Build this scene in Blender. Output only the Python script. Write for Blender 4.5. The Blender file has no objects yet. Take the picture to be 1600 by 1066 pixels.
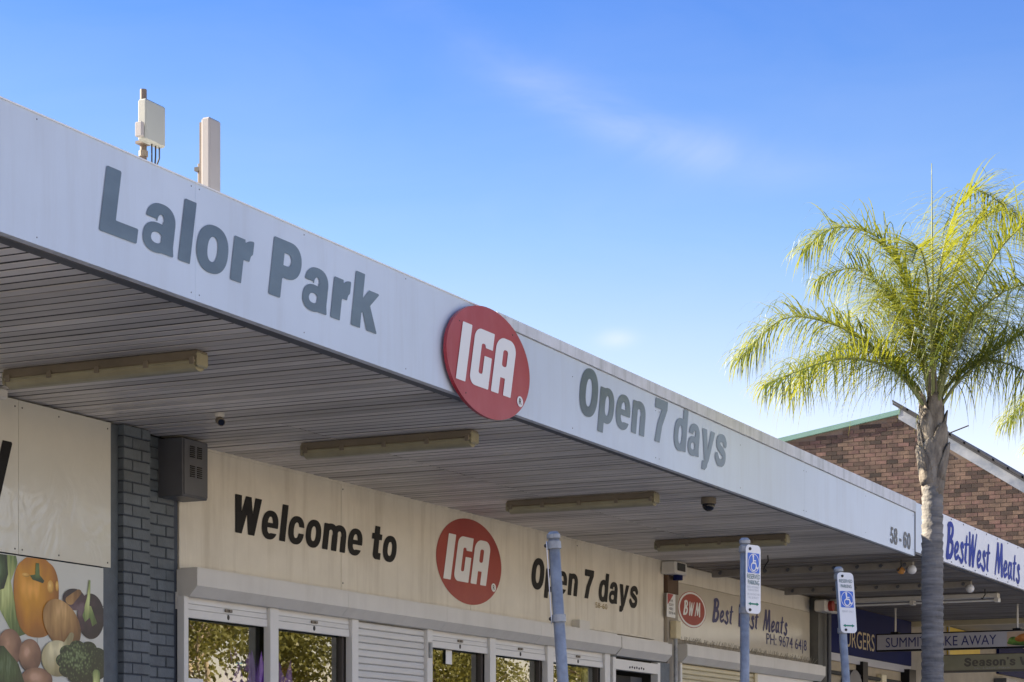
import bpy, bmesh, math, random
import numpy as np
from mathutils import Vector, Matrix, Euler
R = math.radians
rnd = random.Random(7)
SC = bpy.context.scene
COL = SC.collection

# ------------------------------------------------------------------ camera
# world: X runs along the shopfront (away from the viewer), Y points from the street to the shop wall, Z up
cam_d = bpy.data.cameras.new('camera'); cam = bpy.data.objects.new('camera', cam_d); COL.objects.link(cam)
cam.location = (0, 0, 1.3)
cam.rotation_euler = (R(90), 0, math.atan2(1670, 3440) - R(90))
cam_d.sensor_width = 36; cam_d.lens = 36 * 3440 / 1600
cam_d.shift_y = (1230 - 533) / 1600
cam_d.clip_end = 3000
SC.camera = cam

# ------------------------------------------------------------------ sky and sun
SUN_AZ = R(9)       # from +Y towards -X
SUN_EL = R(33)
world = bpy.data.worlds.new('World'); SC.world = world; world.use_nodes = True
wn = world.node_tree.nodes; wl = world.node_tree.links
bg = wn['Background']
sky = wn.new('ShaderNodeTexSky'); sky.sky_type = 'NISHITA'; sky.sun_disc = False
sky.sun_elevation = SUN_EL; sky.sun_rotation = -SUN_AZ
sky.altitude = 50; sky.air_density = 1.0; sky.dust_density = 0.6; sky.ozone_density = 2.2
hs = wn.new('ShaderNodeHueSaturation'); hs.inputs['Saturation'].default_value = 1.12
wl.new(sky.outputs[0], hs.inputs['Color'])
# the air near the horizon is milky, higher up the blue deepens: one even ramp by elevation, all round
wtc = wn.new('ShaderNodeTexCoord'); sx = wn.new('ShaderNodeSeparateXYZ'); wl.new(wtc.outputs['Generated'], sx.inputs[0])
er = wn.new('ShaderNodeValToRGB'); wl.new(sx.outputs['Z'], er.inputs[0])
els = er.color_ramp.elements; els[0].position = 0.0; els[0].color = (1.68, 1.20, 1.05, 1); els[1].position = 1.0; els[1].color = (0.42, 0.56, 0.73, 1)
e_ = els.new(0.16); e_.color = (1.12, 0.80, 0.75, 1); e_ = els.new(0.24); e_.color = (0.63, 0.63, 0.70, 1); e_ = els.new(0.34); e_.color = (0.29, 0.42, 0.68, 1)
em = wn.new('ShaderNodeMix'); em.data_type = 'RGBA'; em.blend_type = 'MULTIPLY'; em.inputs[0].default_value = 1
wl.new(hs.outputs[0], em.inputs[6]); wl.new(er.outputs[0], em.inputs[7])
# thin cirrus streaks all over the sky (very faint noise), one clearer streak and one small puff
tc = wn.new('ShaderNodeTexCoord')
def wmath(op, a_, b_=None):
    q = wn.new('ShaderNodeMath'); q.operation = op
    for k_, v_ in enumerate((a_, b_)):
        if v_ is None: continue
        if isinstance(v_, (int, float)): q.inputs[k_].default_value = v_
        else: wl.new(v_, q.inputs[k_])
    return q.outputs[0]
def wdot(v):
    q = wn.new('ShaderNodeVectorMath'); q.operation = 'DOT_PRODUCT'; wl.new(tc.outputs['Generated'], q.inputs[0]); q.inputs[1].default_value = v; return q.outputs['Value']
mp = wn.new('ShaderNodeMapping'); mp.inputs['Rotation'].default_value = (0.0, 0.35, 0.5); mp.inputs['Scale'].default_value = (3, 9, 22.0)
wl.new(tc.outputs['Generated'], mp.inputs['Vector'])
nz = wn.new('ShaderNodeTexNoise'); nz.inputs['Scale'].default_value = 1.3; nz.inputs['Detail'].default_value = 6; nz.inputs['Roughness'].default_value = 0.55; nz.inputs['Distortion'].default_value = 0.7
wl.new(mp.outputs[0], nz.inputs['Vector'])
nmask = wn.new('ShaderNodeMapRange'); nmask.inputs[1].default_value = 0.22; nmask.inputs[2].default_value = 0.80; wl.new(nz.outputs['Fac'], nmask.inputs[0])
def cloud(az, el, length, width, tilt, bend, amount):
    """soft elongated patch round a compass direction (az from +X towards +Y), tilted against the horizon"""
    d = Vector((math.cos(az) * math.cos(el), math.sin(az) * math.cos(el), math.sin(el)))
    e_r = Vector((math.sin(az), -math.cos(az), 0)); e_u = e_r.cross(d)
    t_ = e_r * math.cos(tilt) + e_u * math.sin(tilt); n_ = e_u * math.cos(tilt) - e_r * math.sin(tilt)
    s_ = wdot(t_); q_ = wdot(n_); f_ = wmath('GREATER_THAN', wdot(d), 0.0)
    q2 = wmath('SUBTRACT', q_, wmath('MULTIPLY', wmath('MULTIPLY', s_, s_), bend))
    ex = wmath('ADD', wmath('POWER', wmath('ABSOLUTE', wmath('DIVIDE', s_, length)), 2.0), wmath('POWER', wmath('ABSOLUTE', wmath('DIVIDE', q2, width)), 2.0))
    g_ = wmath('EXPONENT', wmath('MULTIPLY', ex, -1.0))
    return wmath('MULTIPLY', wmath('MULTIPLY', wmath('MULTIPLY', g_, f_), nmask.outputs[0]), amount)
fac = wmath('ADD', cloud(R(23.0), R(16.7), 0.080, 0.010, R(-21), 1.5, 0.25), cloud(R(23.2), R(11.5), 0.008, 0.0035, R(4), 0, 0.45))
fac = wmath('ADD', fac, wmath('MULTIPLY', nmask.outputs[0], 0.05))
cmx = wn.new('ShaderNodeMix'); cmx.data_type = 'RGBA'
wl.new(fac, cmx.inputs[0]); wl.new(em.outputs[2], cmx.inputs[6]); cmx.inputs[7].default_value = (3.6, 3.5, 3.6, 1)
wl.new(cmx.outputs[2], bg.inputs['Color'])
bg.inputs['Strength'].default_value = 0.081
sun_d = bpy.data.lights.new('sun', 'SUN'); sun = bpy.data.objects.new('sun', sun_d); COL.objects.link(sun)
sun_d.energy = 5.0; sun_d.angle = R(0.5); sun_d.color = (1.0, 0.86, 0.66)
sv = Vector((-math.sin(SUN_AZ) * math.cos(SUN_EL), math.cos(SUN_AZ) * math.cos(SUN_EL), math.sin(SUN_EL)))
sun.rotation_euler = sv.to_track_quat('Z', 'Y').to_euler()
sun.location = (0, 30, 30)
vs = SC.view_settings; vs.view_transform = 'Standard'; vs.look = 'None'; vs.gamma = 1; vs.use_curve_mapping = False
vs.exposure = 2.0

# ------------------------------------------------------------------ materials
MATS = {}
def mat(name, col, rough=0.6, metal=0.0, var=0.0, vscale=3.0, bump=0.0, bscale=40.0, streak=None, spec=0.5, col2=None, stretch=(1, 1, 1)):
    """principled material with procedural colour variation, optional vertical dirt streaks and fine relief"""
    if name in MATS: return MATS[name]
    m = bpy.data.materials.new(name); m.use_nodes = True; MATS[name] = m
    n = m.node_tree.nodes; l = m.node_tree.links; b = n['Principled BSDF']
    b.inputs['Base Color'].default_value = (*col, 1); b.inputs['Roughness'].default_value = rough
    b.inputs['Metallic'].default_value = metal; b.inputs['Specular IOR Level'].default_value = spec
    geo = n.new('ShaderNodeNewGeometry')
    last = None
    if var or col2:
        mpn = n.new('ShaderNodeMapping'); mpn.inputs['Scale'].default_value = stretch; l.new(geo.outputs['Position'], mpn.inputs[0])
        t = n.new('ShaderNodeTexNoise'); t.inputs['Scale'].default_value = vscale; t.inputs['Detail'].default_value = 6; t.inputs['Roughness'].default_value = 0.6
        l.new(mpn.outputs[0], t.inputs['Vector'])
        mr = n.new('ShaderNodeMapRange'); mr.inputs[1].default_value = 0.3; mr.inputs[2].default_value = 0.7
        l.new(t.outputs['Fac'], mr.inputs[0])
        mx = n.new('ShaderNodeMix'); mx.data_type = 'RGBA'
        c2 = col2 if col2 else tuple(c * (1 - var) for c in col)
        mx.inputs[6].default_value = (*c2, 1); mx.inputs[7].default_value = (*[min(1, c * (1 + var * 0.4)) for c in col], 1)
        l.new(mr.outputs[0], mx.inputs[0]); last = mx.outputs[2]
    if streak:
        sc_, amount, dirt = streak
        mpn = n.new('ShaderNodeMapping'); mpn.inputs['Scale'].default_value = (1, 1, 0.09); l.new(geo.outputs['Position'], mpn.inputs[0])
        t = n.new('ShaderNodeTexNoise'); t.inputs['Scale'].default_value = sc_; t.inputs['Detail'].default_value = 5; t.inputs['Roughness'].default_value = 0.65
        l.new(mpn.outputs[0], t.inputs['Vector'])
        mr = n.new('ShaderNodeMapRange'); mr.inputs[1].default_value = 0.48; mr.inputs[2].default_value = 0.78; mr.inputs[4].default_value = amount
        l.new(t.outputs['Fac'], mr.inputs[0])
        mx = n.new('ShaderNodeMix'); mx.data_type = 'RGBA'; l.new(mr.outputs[0], mx.inputs[0])
        if last: l.new(last, mx.inputs[6])
        else: mx.inputs[6].default_value = (*col, 1)
        mx.inputs[7].default_value = (*dirt, 1); last = mx.outputs[2]
    if last: l.new(last, b.inputs['Base Color'])
    if bump:
        t = n.new('ShaderNodeTexNoise'); t.inputs['Scale'].default_value = bscale; t.inputs['Detail'].default_value = 4
        l.new(geo.outputs['Position'], t.inputs['Vector'])
        bp = n.new('ShaderNodeBump'); bp.inputs['Strength'].default_value = bump; bp.inputs['Distance'].default_value = 0.02
        l.new(t.outputs['Fac'], bp.inputs['Height']); l.new(bp.outputs[0], b.inputs['Normal'])
    return m

def object_random(m, amount):
    """each object of this material takes its own slight tone"""
    n = m.node_tree.nodes; l = m.node_tree.links; b = n['Principled BSDF']
    oi = n.new('ShaderNodeObjectInfo')
    mr = n.new('ShaderNodeMapRange'); mr.inputs[3].default_value = 1 - amount; mr.inputs[4].default_value = 1 + amount * 0.5
    l.new(oi.outputs['Random'], mr.inputs[0])
    mx = n.new('ShaderNodeVectorMath'); mx.operation = 'SCALE'
    src = b.inputs['Base Color'].links
    if src: l.new(src[0].from_socket, mx.inputs[0])
    else: mx.inputs[0].default_value = b.inputs['Base Color'].default_value[:3]
    l.new(mr.outputs[0], mx.inputs['Scale']); l.new(mx.outputs[0], b.inputs['Base Color'])
    return m

M_fascia = mat('painted_cool_white_sheet', (0.61, 0.69, 0.79), 0.34, var=0.08, vscale=0.9, streak=(7, 0.32, (0.46, 0.49, 0.53)), bump=0.10, bscale=1.3)
M_cap = mat('weathered_flashing', (0.72, 0.74, 0.77), 0.5, var=0.14, vscale=5, streak=(9, 0.5, (0.20, 0.23, 0.19)))
M_edge = mat('dark_grey_trim', (0.085, 0.09, 0.105), 0.5, var=0.2)
M_board = object_random(mat('soffit_strip', (0.76, 0.71, 0.66), 0.40, var=0.42, vscale=0.9, stretch=(1, 0.45, 1)), 0.24)
M_jointshade = mat('joint_shade', (0.075, 0.068, 0.06), 0.9, var=0.5, vscale=3)  # shade of the gaps between soffit strips, put into the colour
M_gap = mat('soffit_void', (0.03, 0.03, 0.03), 0.9)
M_grey = mat('grey_vinyl', (0.095, 0.128, 0.155), 0.28, col2=(0.15, 0.20, 0.23), vscale=1.6, stretch=(1, 1, 2))
M_black = mat('black_vinyl', (0.004, 0.0045, 0.007), 0.55, var=0.2, spec=0.25)
M_red = mat('red_paint', (0.36, 0.020, 0.028), 0.33, col2=(0.43, 0.055, 0.07), vscale=2.2, streak=(8, 0.3, (0.45, 0.12, 0.13)))
M_redmat = mat('faded_red_vinyl', (0.30, 0.020, 0.018), 0.45, col2=(0.36, 0.045, 0.03), vscale=2.5)
M_white = mat('white_vinyl', (0.80, 0.80, 0.79), 0.45)
M_cream = mat('cream_sheet', (0.76, 0.71, 0.60), 0.55, var=0.10, vscale=2.5, streak=(6, 0.5, (0.40, 0.34, 0.25)), bump=0.05, bscale=8)
M_box = mat('cream_white_metal', (0.68, 0.66, 0.61), 0.45, var=0.07, streak=(7, 0.2, (0.42, 0.39, 0.34)))
M_frame = mat('white_aluminium', (0.72, 0.71, 0.68), 0.4, var=0.06)
M_slat = object_random(mat('white_slat', (0.70, 0.69, 0.66), 0.42, var=0.06), 0.06)
M_creamslat = object_random(mat('cream_slat', (0.66, 0.58, 0.38), 0.45, var=0.08), 0.06)
M_brickblue = object_random(mat('blue_grey_painted_brick', (0.112, 0.136, 0.158), 0.55, var=0.22, vscale=9, bump=0.25, bscale=70), 0.18)
M_mortarblue = mat('painted_mortar', (0.05, 0.062, 0.085), 0.8, var=0.2)
M_meter = mat('grey_metal_box', (0.095, 0.10, 0.115), 0.45, var=0.15)
M_tube = mat('aged_diffuser', (0.36, 0.33, 0.215), 0.28, var=0.15, vscale=6)
M_batten = mat('aged_batten', (0.23, 0.195, 0.145), 0.5, var=0.2)
M_galv = mat('galvanised_steel', (0.37, 0.385, 0.395), 0.48, metal=0.2, var=0.38, vscale=11, bump=0.05, bscale=60)
M_plate = mat('sign_plate_white', (0.80, 0.81, 0.82), 0.35, var=0.04)
M_blue = mat('sign_blue', (0.03, 0.14, 0.62), 0.4)
M_greenp = mat('sign_green', (0.01, 0.22, 0.15), 0.5)
M_dkgreen = mat('sign_dark_lettering', (0.02, 0.10, 0.10), 0.5)
M_fade = mat('sign_faded_lettering', (0.45, 0.48, 0.50), 0.5)
M_navy = mat('script_blue', (0.014, 0.045, 0.36), 0.6, var=0.25, vscale=4, spec=0.2)
M_navy2 = mat('script_dark_blue', (0.012, 0.018, 0.14), 0.4)
M_bolt = mat('bolt_dark', (0.05, 0.045, 0.04), 0.5)
M_antw = mat('pale_enclosure', (0.31, 0.325, 0.30), 0.5, var=0.05)
M_antg = mat('antenna_radome', (0.29, 0.28, 0.28), 0.5, var=0.05)
M_rust = mat('weathered_pole', (0.16, 0.125, 0.10), 0.6, var=0.3, vscale=12)
M_cable = mat('black_cable', (0.02, 0.02, 0.022), 0.5)
M_roof = mat('roof_sheet', (0.42, 0.42, 0.42), 0.5, var=0.15)
M_wallin = mat('plain_render', (0.40, 0.36, 0.30), 0.8, var=0.15)
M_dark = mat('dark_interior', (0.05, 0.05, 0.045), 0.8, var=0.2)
M_conc = mat('concrete', (0.46, 0.43, 0.39), 0.85, var=0.2, vscale=1.5, bump=0.1)
M_asph = mat('worn_asphalt', (0.13, 0.125, 0.12), 0.9, var=0.3, vscale=2, bump=0.2, bscale=90)
M_brick = mat('brown_brick', (0.125, 0.082, 0.060), 0.8, var=0.6, vscale=3.6, bump=0.2, bscale=50)
M_mortar = mat('brick_mortar', (0.13, 0.10, 0.085), 0.9, var=0.2)
M_tilegrey = mat('dark_roof_tile', (0.035, 0.037, 0.045), 0.7, var=0.3)
M_barge = mat('flaking_blue_grey_paint', (0.12, 0.15, 0.20), 0.6, col2=(0.33, 0.35, 0.38), vscale=2.2)
M_greencap = mat('green_metal_capping', (0.13, 0.25, 0.22), 0.5, var=0.1)
M_brown = mat('brown_timber', (0.11, 0.065, 0.04), 0.7, var=0.3)
M_wire = mat('bird_spike_wire', (0.34, 0.31, 0.25), 0.5)
M_yellow = mat('yellow_panel', (0.70, 0.50, 0.03), 0.5, var=0.1)
M_bluewall = mat('deep_blue_panel', (0.006, 0.012, 0.085), 0.7, var=0.15, spec=0.15)
M_goldtxt = mat('pale_gold_lettering', (0.55, 0.45, 0.27), 0.5)
M_lightbox = mat('pale_lightbox_face', (0.46, 0.46, 0.50), 0.4, var=0.06)
M_olive = mat('faded_olive_face', (0.37, 0.37, 0.27), 0.5, var=0.12)
M_taupe = mat('grey_lettering', (0.15, 0.145, 0.13), 0.5)
M_foil = mat('purple_foil_paper', (0.40, 0.15, 0.80), 0.25, var=0.3, vscale=9)
M_silver = mat('silver_foil', (0.75, 0.75, 0.72), 0.15, metal=1.0)
M_bulb = mat('milky_globe', (0.75, 0.75, 0.75), 0.15)
M_amber = mat('amber_globe', (0.60, 0.27, 0.06), 0.25)
M_dome = mat('smoked_dome', (0.01, 0.01, 0.015), 0.08)
M_trunk = mat('palm_trunk_bark', (0.10, 0.098, 0.096), 0.9, col2=(0.27, 0.26, 0.25), vscale=3.2, stretch=(1, 1, 9), bump=0.6, bscale=26)
M_boot = mat('palm_leaf_base', (0.33, 0.295, 0.25), 0.8, col2=(0.06, 0.048, 0.04), vscale=6, stretch=(2.2, 2.2, 0.7), bump=0.4, bscale=40)
M_rachis = mat('palm_rachis', (0.22, 0.25, 0.10), 0.5, var=0.3)
M_bark = mat('gum_bark', (0.42, 0.34, 0.25), 0.8, var=0.4, vscale=3)

def leafmat(name, col, tcol, k=0.45):
    m = bpy.data.materials.new(name); m.use_nodes = True; n = m.node_tree.nodes; l = m.node_tree.links
    b = n['Principled BSDF']; b.inputs['Roughness'].default_value = 0.45
    geo = n.new('ShaderNodeNewGeometry')
    t = n.new('ShaderNodeTexNoise'); t.inputs['Scale'].default_value = 2.5; t.inputs['Detail'].default_value = 4; l.new(geo.outputs['Position'], t.inputs['Vector'])
    mx = n.new('ShaderNodeMix'); mx.data_type = 'RGBA'; mx.inputs[6].default_value = (*[c * 0.7 for c in col], 1); mx.inputs[7].default_value = (*[min(1, c * 1.4) for c in col], 1)
    l.new(t.outputs['Fac'], mx.inputs[0]); l.new(mx.outputs[2], b.inputs['Base Color'])
    tr = n.new('ShaderNodeBsdfTranslucent'); tr.inputs['Color'].default_value = (*tcol, 1)
    ms = n.new('ShaderNodeMixShader'); ms.inputs[0].default_value = k
    l.new(b.outputs[0], ms.inputs[1]); l.new(tr.outputs[0], ms.inputs[2]); l.new(ms.outputs[0], n['Material Output'].inputs['Surface'])
    return m
M_frond = leafmat('palm_leaflet', (0.085, 0.128, 0.022), (0.33, 0.345, 0.03), 0.45)
M_gum = leafmat('gum_leaf', (0.17, 0.165, 0.045), (0.40, 0.35, 0.06), 0.4)

def glassmat():
    m = bpy.data.materials.new('shop_glass'); m.use_nodes = True; n = m.node_tree.nodes; l = m.node_tree.links
    n.remove(n['Principled BSDF'])
    g = n.new('ShaderNodeBsdfGlossy'); g.inputs['Roughness'].default_value = 0.0; g.inputs['Color'].default_value = (0.95, 0.95, 0.9, 1)
    t = n.new('ShaderNodeBsdfTransparent'); t.inputs['Color'].default_value = (0.86, 0.90, 0.84, 1)
    f = n.new('ShaderNodeFresnel'); f.inputs['IOR'].default_value = 2.9
    geo = n.new('ShaderNodeNewGeometry'); nz_ = n.new('ShaderNodeTexNoise'); nz_.inputs['Scale'].default_value = 1.1; nz_.inputs['Detail'].default_value = 1
    l.new(geo.outputs['Position'], nz_.inputs['Vector'])
    bp = n.new('ShaderNodeBump'); bp.inputs['Strength'].default_value = 0.02; bp.inputs['Distance'].default_value = 0.05
    l.new(nz_.outputs['Fac'], bp.inputs['Height']); l.new(bp.outputs[0], g.inputs['Normal'])
    bk_ = n.new('ShaderNodeMath'); bk_.operation = 'SUBTRACT'; bk_.inputs[0].default_value = 1; l.new(geo.outputs['Backfacing'], bk_.inputs[1])      # the inner face of the pane adds no second mirror
    fm = n.new('ShaderNodeMath'); fm.operation = 'MULTIPLY'; l.new(f.outputs[0], fm.inputs[0]); l.new(bk_.outputs[0], fm.inputs[1])
    ms = n.new('ShaderNodeMixShader'); l.new(fm.outputs[0], ms.inputs[0]); l.new(t.outputs[0], ms.inputs[1]); l.new(g.outputs[0], ms.inputs[2])
    l.new(ms.outputs[0], n['Material Output'].inputs['Surface'])
    return m
M_glass = glassmat()

def glossy_panel():
    m = mat('glossy_white_panel', (0.66, 0.645, 0.57), 0.10, var=0.04)
    n = m.node_tree.nodes; l = m.node_tree.links
    geo = n.new('ShaderNodeNewGeometry'); w = n.new('ShaderNodeTexNoise'); w.inputs['Scale'].default_value = 3.0; w.inputs['Detail'].default_value = 2; w.inputs['Distortion'].default_value = 2.5
    l.new(geo.outputs['Position'], w.inputs['Vector'])
    bp = n.new('ShaderNodeBump'); bp.inputs['Strength'].default_value = 0.07; bp.inputs['Distance'].default_value = 0.05
    l.new(w.outputs['Fac'], bp.inputs['Height']); l.new(bp.outputs[0], n['Principled BSDF'].inputs['Normal'])
    return m
M_gloss = glossy_panel()

# ------------------------------------------------------------------ object helpers
def tag(o, label=None, cat=None, group=None, kind=None):
    if label: o['label'] = label
    if cat: o['category'] = cat
    if group: o['group'] = group
    if kind: o['kind'] = kind
    return o
def thing(name, label, cat, loc=(0, 0, 0), group=None):
    o = bpy.data.objects.new(name, None); COL.objects.link(o); o.location = loc; o.empty_display_size = 0.2
    return tag(o, label, cat, group)
def link_mesh(name, me, m, parent=None):
    o = bpy.data.objects.new(name, me); COL.objects.link(o)
    if m and not me.materials: me.materials.append(m)
    if parent:
        o.parent = parent
        root = parent
        off = Vector((0, 0, 0))
        while root: off += root.location; root = root.parent
        o.location = -off          # meshes are written in world metres
    return o
def part(name, bm, m, parent=None, smooth=False):
    me = bpy.data.meshes.new(name); bm.to_mesh(me); bm.free()
    if smooth:
        for p in me.polygons: p.use_smooth = True
    return link_mesh(name, me, m, parent)
def place(o, parent, world):
    """put a shared-mesh child at a world position below parent"""
    off = Vector((0, 0, 0)); r = parent
    while r: off += r.location; r = r.parent
    o.parent = parent; o.location = Vector(world) - off
def copy_tree(o, parent=None):
    c = o.copy(); COL.objects.link(c); c.parent = parent
    for ch in [x for x in bpy.data.objects if x.parent == o]: copy_tree(ch, c)
    return c
def box(bm, x0, x1, y0, y1, z0, z1, bev=0.0):
    v = [bm.verts.new(p) for p in ((x0, y0, z0), (x1, y0, z0), (x1, y1, z0), (x0, y1, z0), (x0, y0, z1), (x1, y0, z1), (x1, y1, z1), (x0, y1, z1))]
    fs = [bm.faces.new([v[i] for i in f]) for f in ((0, 3, 2, 1), (4, 5, 6, 7), (0, 1, 5, 4), (1, 2, 6, 5), (2, 3, 7, 6), (3, 0, 4, 7))]
    if bev:
        es = list({e for f in fs for e in f.edges}); bmesh.ops.bevel(bm, geom=es, offset=bev, segments=1, affect='EDGES')
    return bm
def nbox(*a, bev=0.0): return box(bmesh.new(), *a, bev=bev)
def prism_x(bm, prof, x0, x1):
    """profile of (y, z) points swept along X"""
    a = [bm.verts.new((x0, y, z)) for y, z in prof]; b = [bm.verts.new((x1, y, z)) for y, z in prof]; n = len(prof)
    bm.faces.new(a); bm.faces.new(b[::-1])
    for i in range(n): bm.faces.new((a[i], b[i], b[(i + 1) % n], a[(i + 1) % n]))
    bmesh.ops.recalc_face_normals(bm, faces=bm.faces[:]); return bm
def prism_y(bm, prof, y0, y1):
    a = [bm.verts.new((x, y0, z)) for x, z in prof]; b = [bm.verts.new((x, y1, z)) for x, z in prof]; n = len(prof)
    bm.faces.new(a); bm.faces.new(b[::-1])
    for i in range(n): bm.faces.new((a[i], b[i], b[(i + 1) % n], a[(i + 1) % n]))
    bmesh.ops.recalc_face_normals(bm, faces=bm.faces[:]); return bm
def tube(bm, pts, rad, n=10, cap=True):
    """swept round bar through points; rad one number or a list"""
    pts = [Vector(p) for p in pts]; rings = []
    for i, p in enumerate(pts):
        d = (pts[min(i + 1, len(pts) - 1)] - pts[max(i - 1, 0)]).normalized()
        u = d.cross(Vector((0, 0, 1)) if abs(d.z) < 0.9 else Vector((1, 0, 0))).normalized(); w = u.cross(d)
        r = rad[i] if isinstance(rad, (list, tuple)) else rad
        rings.append([bm.verts.new(p + (u * math.cos(2 * math.pi * k / n) + w * math.sin(2 * math.pi * k / n)) * r) for k in range(n)])
    for a, b in zip(rings, rings[1:]):
        for k in range(n): bm.faces.new((a[k], a[(k + 1) % n], b[(k + 1) % n], b[k]))
    if cap: bm.faces.new(rings[0][::-1]); bm.faces.new(rings[-1])
    bmesh.ops.recalc_face_normals(bm, faces=bm.faces[:])
    return bm
def ball(bm, c, r, sz=(1, 1, 1), seg=14):
    bmesh.ops.create_uvsphere(bm, u_segments=seg, v_segments=seg // 2 + 2, radius=r, matrix=Matrix.Translation(c) @ Matrix.Diagonal((*sz, 1)))
    return bm

# ------------------------------------------------------------------ flat lettering from signed distance outlines
def rect(x0, y0, x1, y1): return lambda x, y: np.maximum(np.abs(x - (x0 + x1) / 2) - (x1 - x0) / 2, np.abs(y - (y0 + y1) / 2) - (y1 - y0) / 2)
def rrect(x0, y0, x1, y1, r):
    def f(x, y):
        qx = np.abs(x - (x0 + x1) / 2) - (x1 - x0) / 2 + r; qy = np.abs(y - (y0 + y1) / 2) - (y1 - y0) / 2 + r
        return np.hypot(np.maximum(qx, 0), np.maximum(qy, 0)) + np.minimum(np.maximum(qx, qy), 0) - r
    return f
def ell(cx, cy, rx, ry, n=2.0): return lambda x, y: ((np.abs((x - cx) / rx) ** n + np.abs((y - cy) / ry) ** n) ** (1 / n) - 1) * min(rx, ry)
def poly(*pts):
    P = np.array(pts, float)
    def f(x, y):
        d = np.full(x.shape, 1e9); ins = np.zeros(x.shape, bool)
        for (ax, ay), (bx, by) in zip(P, np.roll(P, -1, 0)):
            ex, ey = bx - ax, by - ay; t = np.clip(((x - ax) * ex + (y - ay) * ey) / (ex * ex + ey * ey), 0, 1)
            d = np.minimum(d, np.hypot(x - ax - t * ex, y - ay - t * ey))
            if ay != by: ins ^= ((ay > y) != (by > y)) & (x < (bx - ax) * (y - ay) / (by - ay) + ax)
        return np.where(ins, -d, d)
    return f
def stroke(pts, w):
    """brush line; w = full width, one number or one per point"""
    ws = list(w) if isinstance(w, (list, tuple)) else [w] * len(pts)
    def f(x, y):
        d = np.full(x.shape, 1e9)
        for (a, b, wa, wb) in zip(pts, pts[1:], ws, ws[1:]):
            ex, ey = b[0] - a[0], b[1] - a[1]; t = np.clip(((x - a[0]) * ex + (y - a[1]) * ey) / (ex * ex + ey * ey + 1e-12), 0, 1)
            d = np.minimum(d, np.hypot(x - a[0] - t * ex, y - a[1] - t * ey) - (wa + (wb - wa) * t) / 2)
        return d
    return f
def U(*fs): return lambda x, y: np.minimum.reduce([f(x, y) for f in fs])
def D(a, *bs): return lambda x, y: np.maximum.reduce([a(x, y)] + [-b(x, y) for b in bs])
def I(*fs): return lambda x, y: np.maximum.reduce([f(x, y) for f in fs])
def ring(cx, cy, rx, ry, ix, iy, n=2.3): return D(ell(cx, cy, rx, ry, n), ell(cx, cy, ix, iy, n))
def smooth(pts, k=8):
    out = []; n = len(pts)
    for i in range(n - 1):
        p0, p1, p2, p3 = [np.array(pts[max(0, min(n - 1, j))], float) for j in (i - 1, i, i + 1, i + 2)]
        for t in np.linspace(0, 1, k, endpoint=False):
            out.append(tuple(0.5 * (2 * p1 + (p2 - p0) * t + (2 * p0 - 5 * p1 + 4 * p2 - p3) * t * t + (3 * p1 - p0 - 3 * p2 + p3) * t ** 3)))
    return out + [tuple(pts[-1])]

def sdf_mesh(name, fn, bb, h, mapf):
    x0, y0, x1, y1 = bb; nx = int((x1 - x0) / h) + 2; ny = int((y1 - y0) / h) + 2
    xs = x0 + np.arange(nx) * h; ys = y0 + np.arange(ny) * h
    X, Y = np.meshgrid(xs, ys); V = fn(X, Y); ins = V < 0
    full = ins[:-1, :-1] & ins[1:, :-1] & ins[:-1, 1:] & ins[1:, 1:]; anyi = ins[:-1, :-1] | ins[1:, :-1] | ins[:-1, 1:] | ins[1:, 1:]
    verts = []; faces = []; idx = {}
    def vid(x, y):
        k = (round(x, 6), round(y, 6))
        if k not in idx: idx[k] = len(verts); verts.append(mapf(x, y))
        return idx[k]
    for j in range(ny - 1):
        i = 0
        while i < nx - 1:
            if full[j, i]:
                s = i
                while i < nx - 1 and full[j, i]: i += 1
                faces.append((vid(xs[s], ys[j]), vid(xs[i], ys[j]), vid(xs[i], ys[j + 1]), vid(xs[s], ys[j + 1]))); continue
            if anyi[j, i]:
                cs = ((i, j), (i + 1, j), (i + 1, j + 1), (i, j + 1)); pl = []
                for q in range(4):
                    (a, b), (c, d) = cs[q], cs[(q + 1) % 4]; va, vb = V[b, a], V[d, c]
                    if va < 0: pl.append(vid(xs[a], ys[b]))
                    if (va < 0) != (vb < 0):
                        t = va / (va - vb); pl.append(vid(xs[a] + (xs[c] - xs[a]) * t, ys[b] + (ys[d] - ys[b]) * t))
                pl = [v for k, v in enumerate(pl) if v != pl[k - 1]]
                if len(pl) >= 3: faces.append(pl)
            i += 1
    me = bpy.data.meshes.new(name); me.from_pydata(verts, [], faces); me.update(); return me

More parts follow.
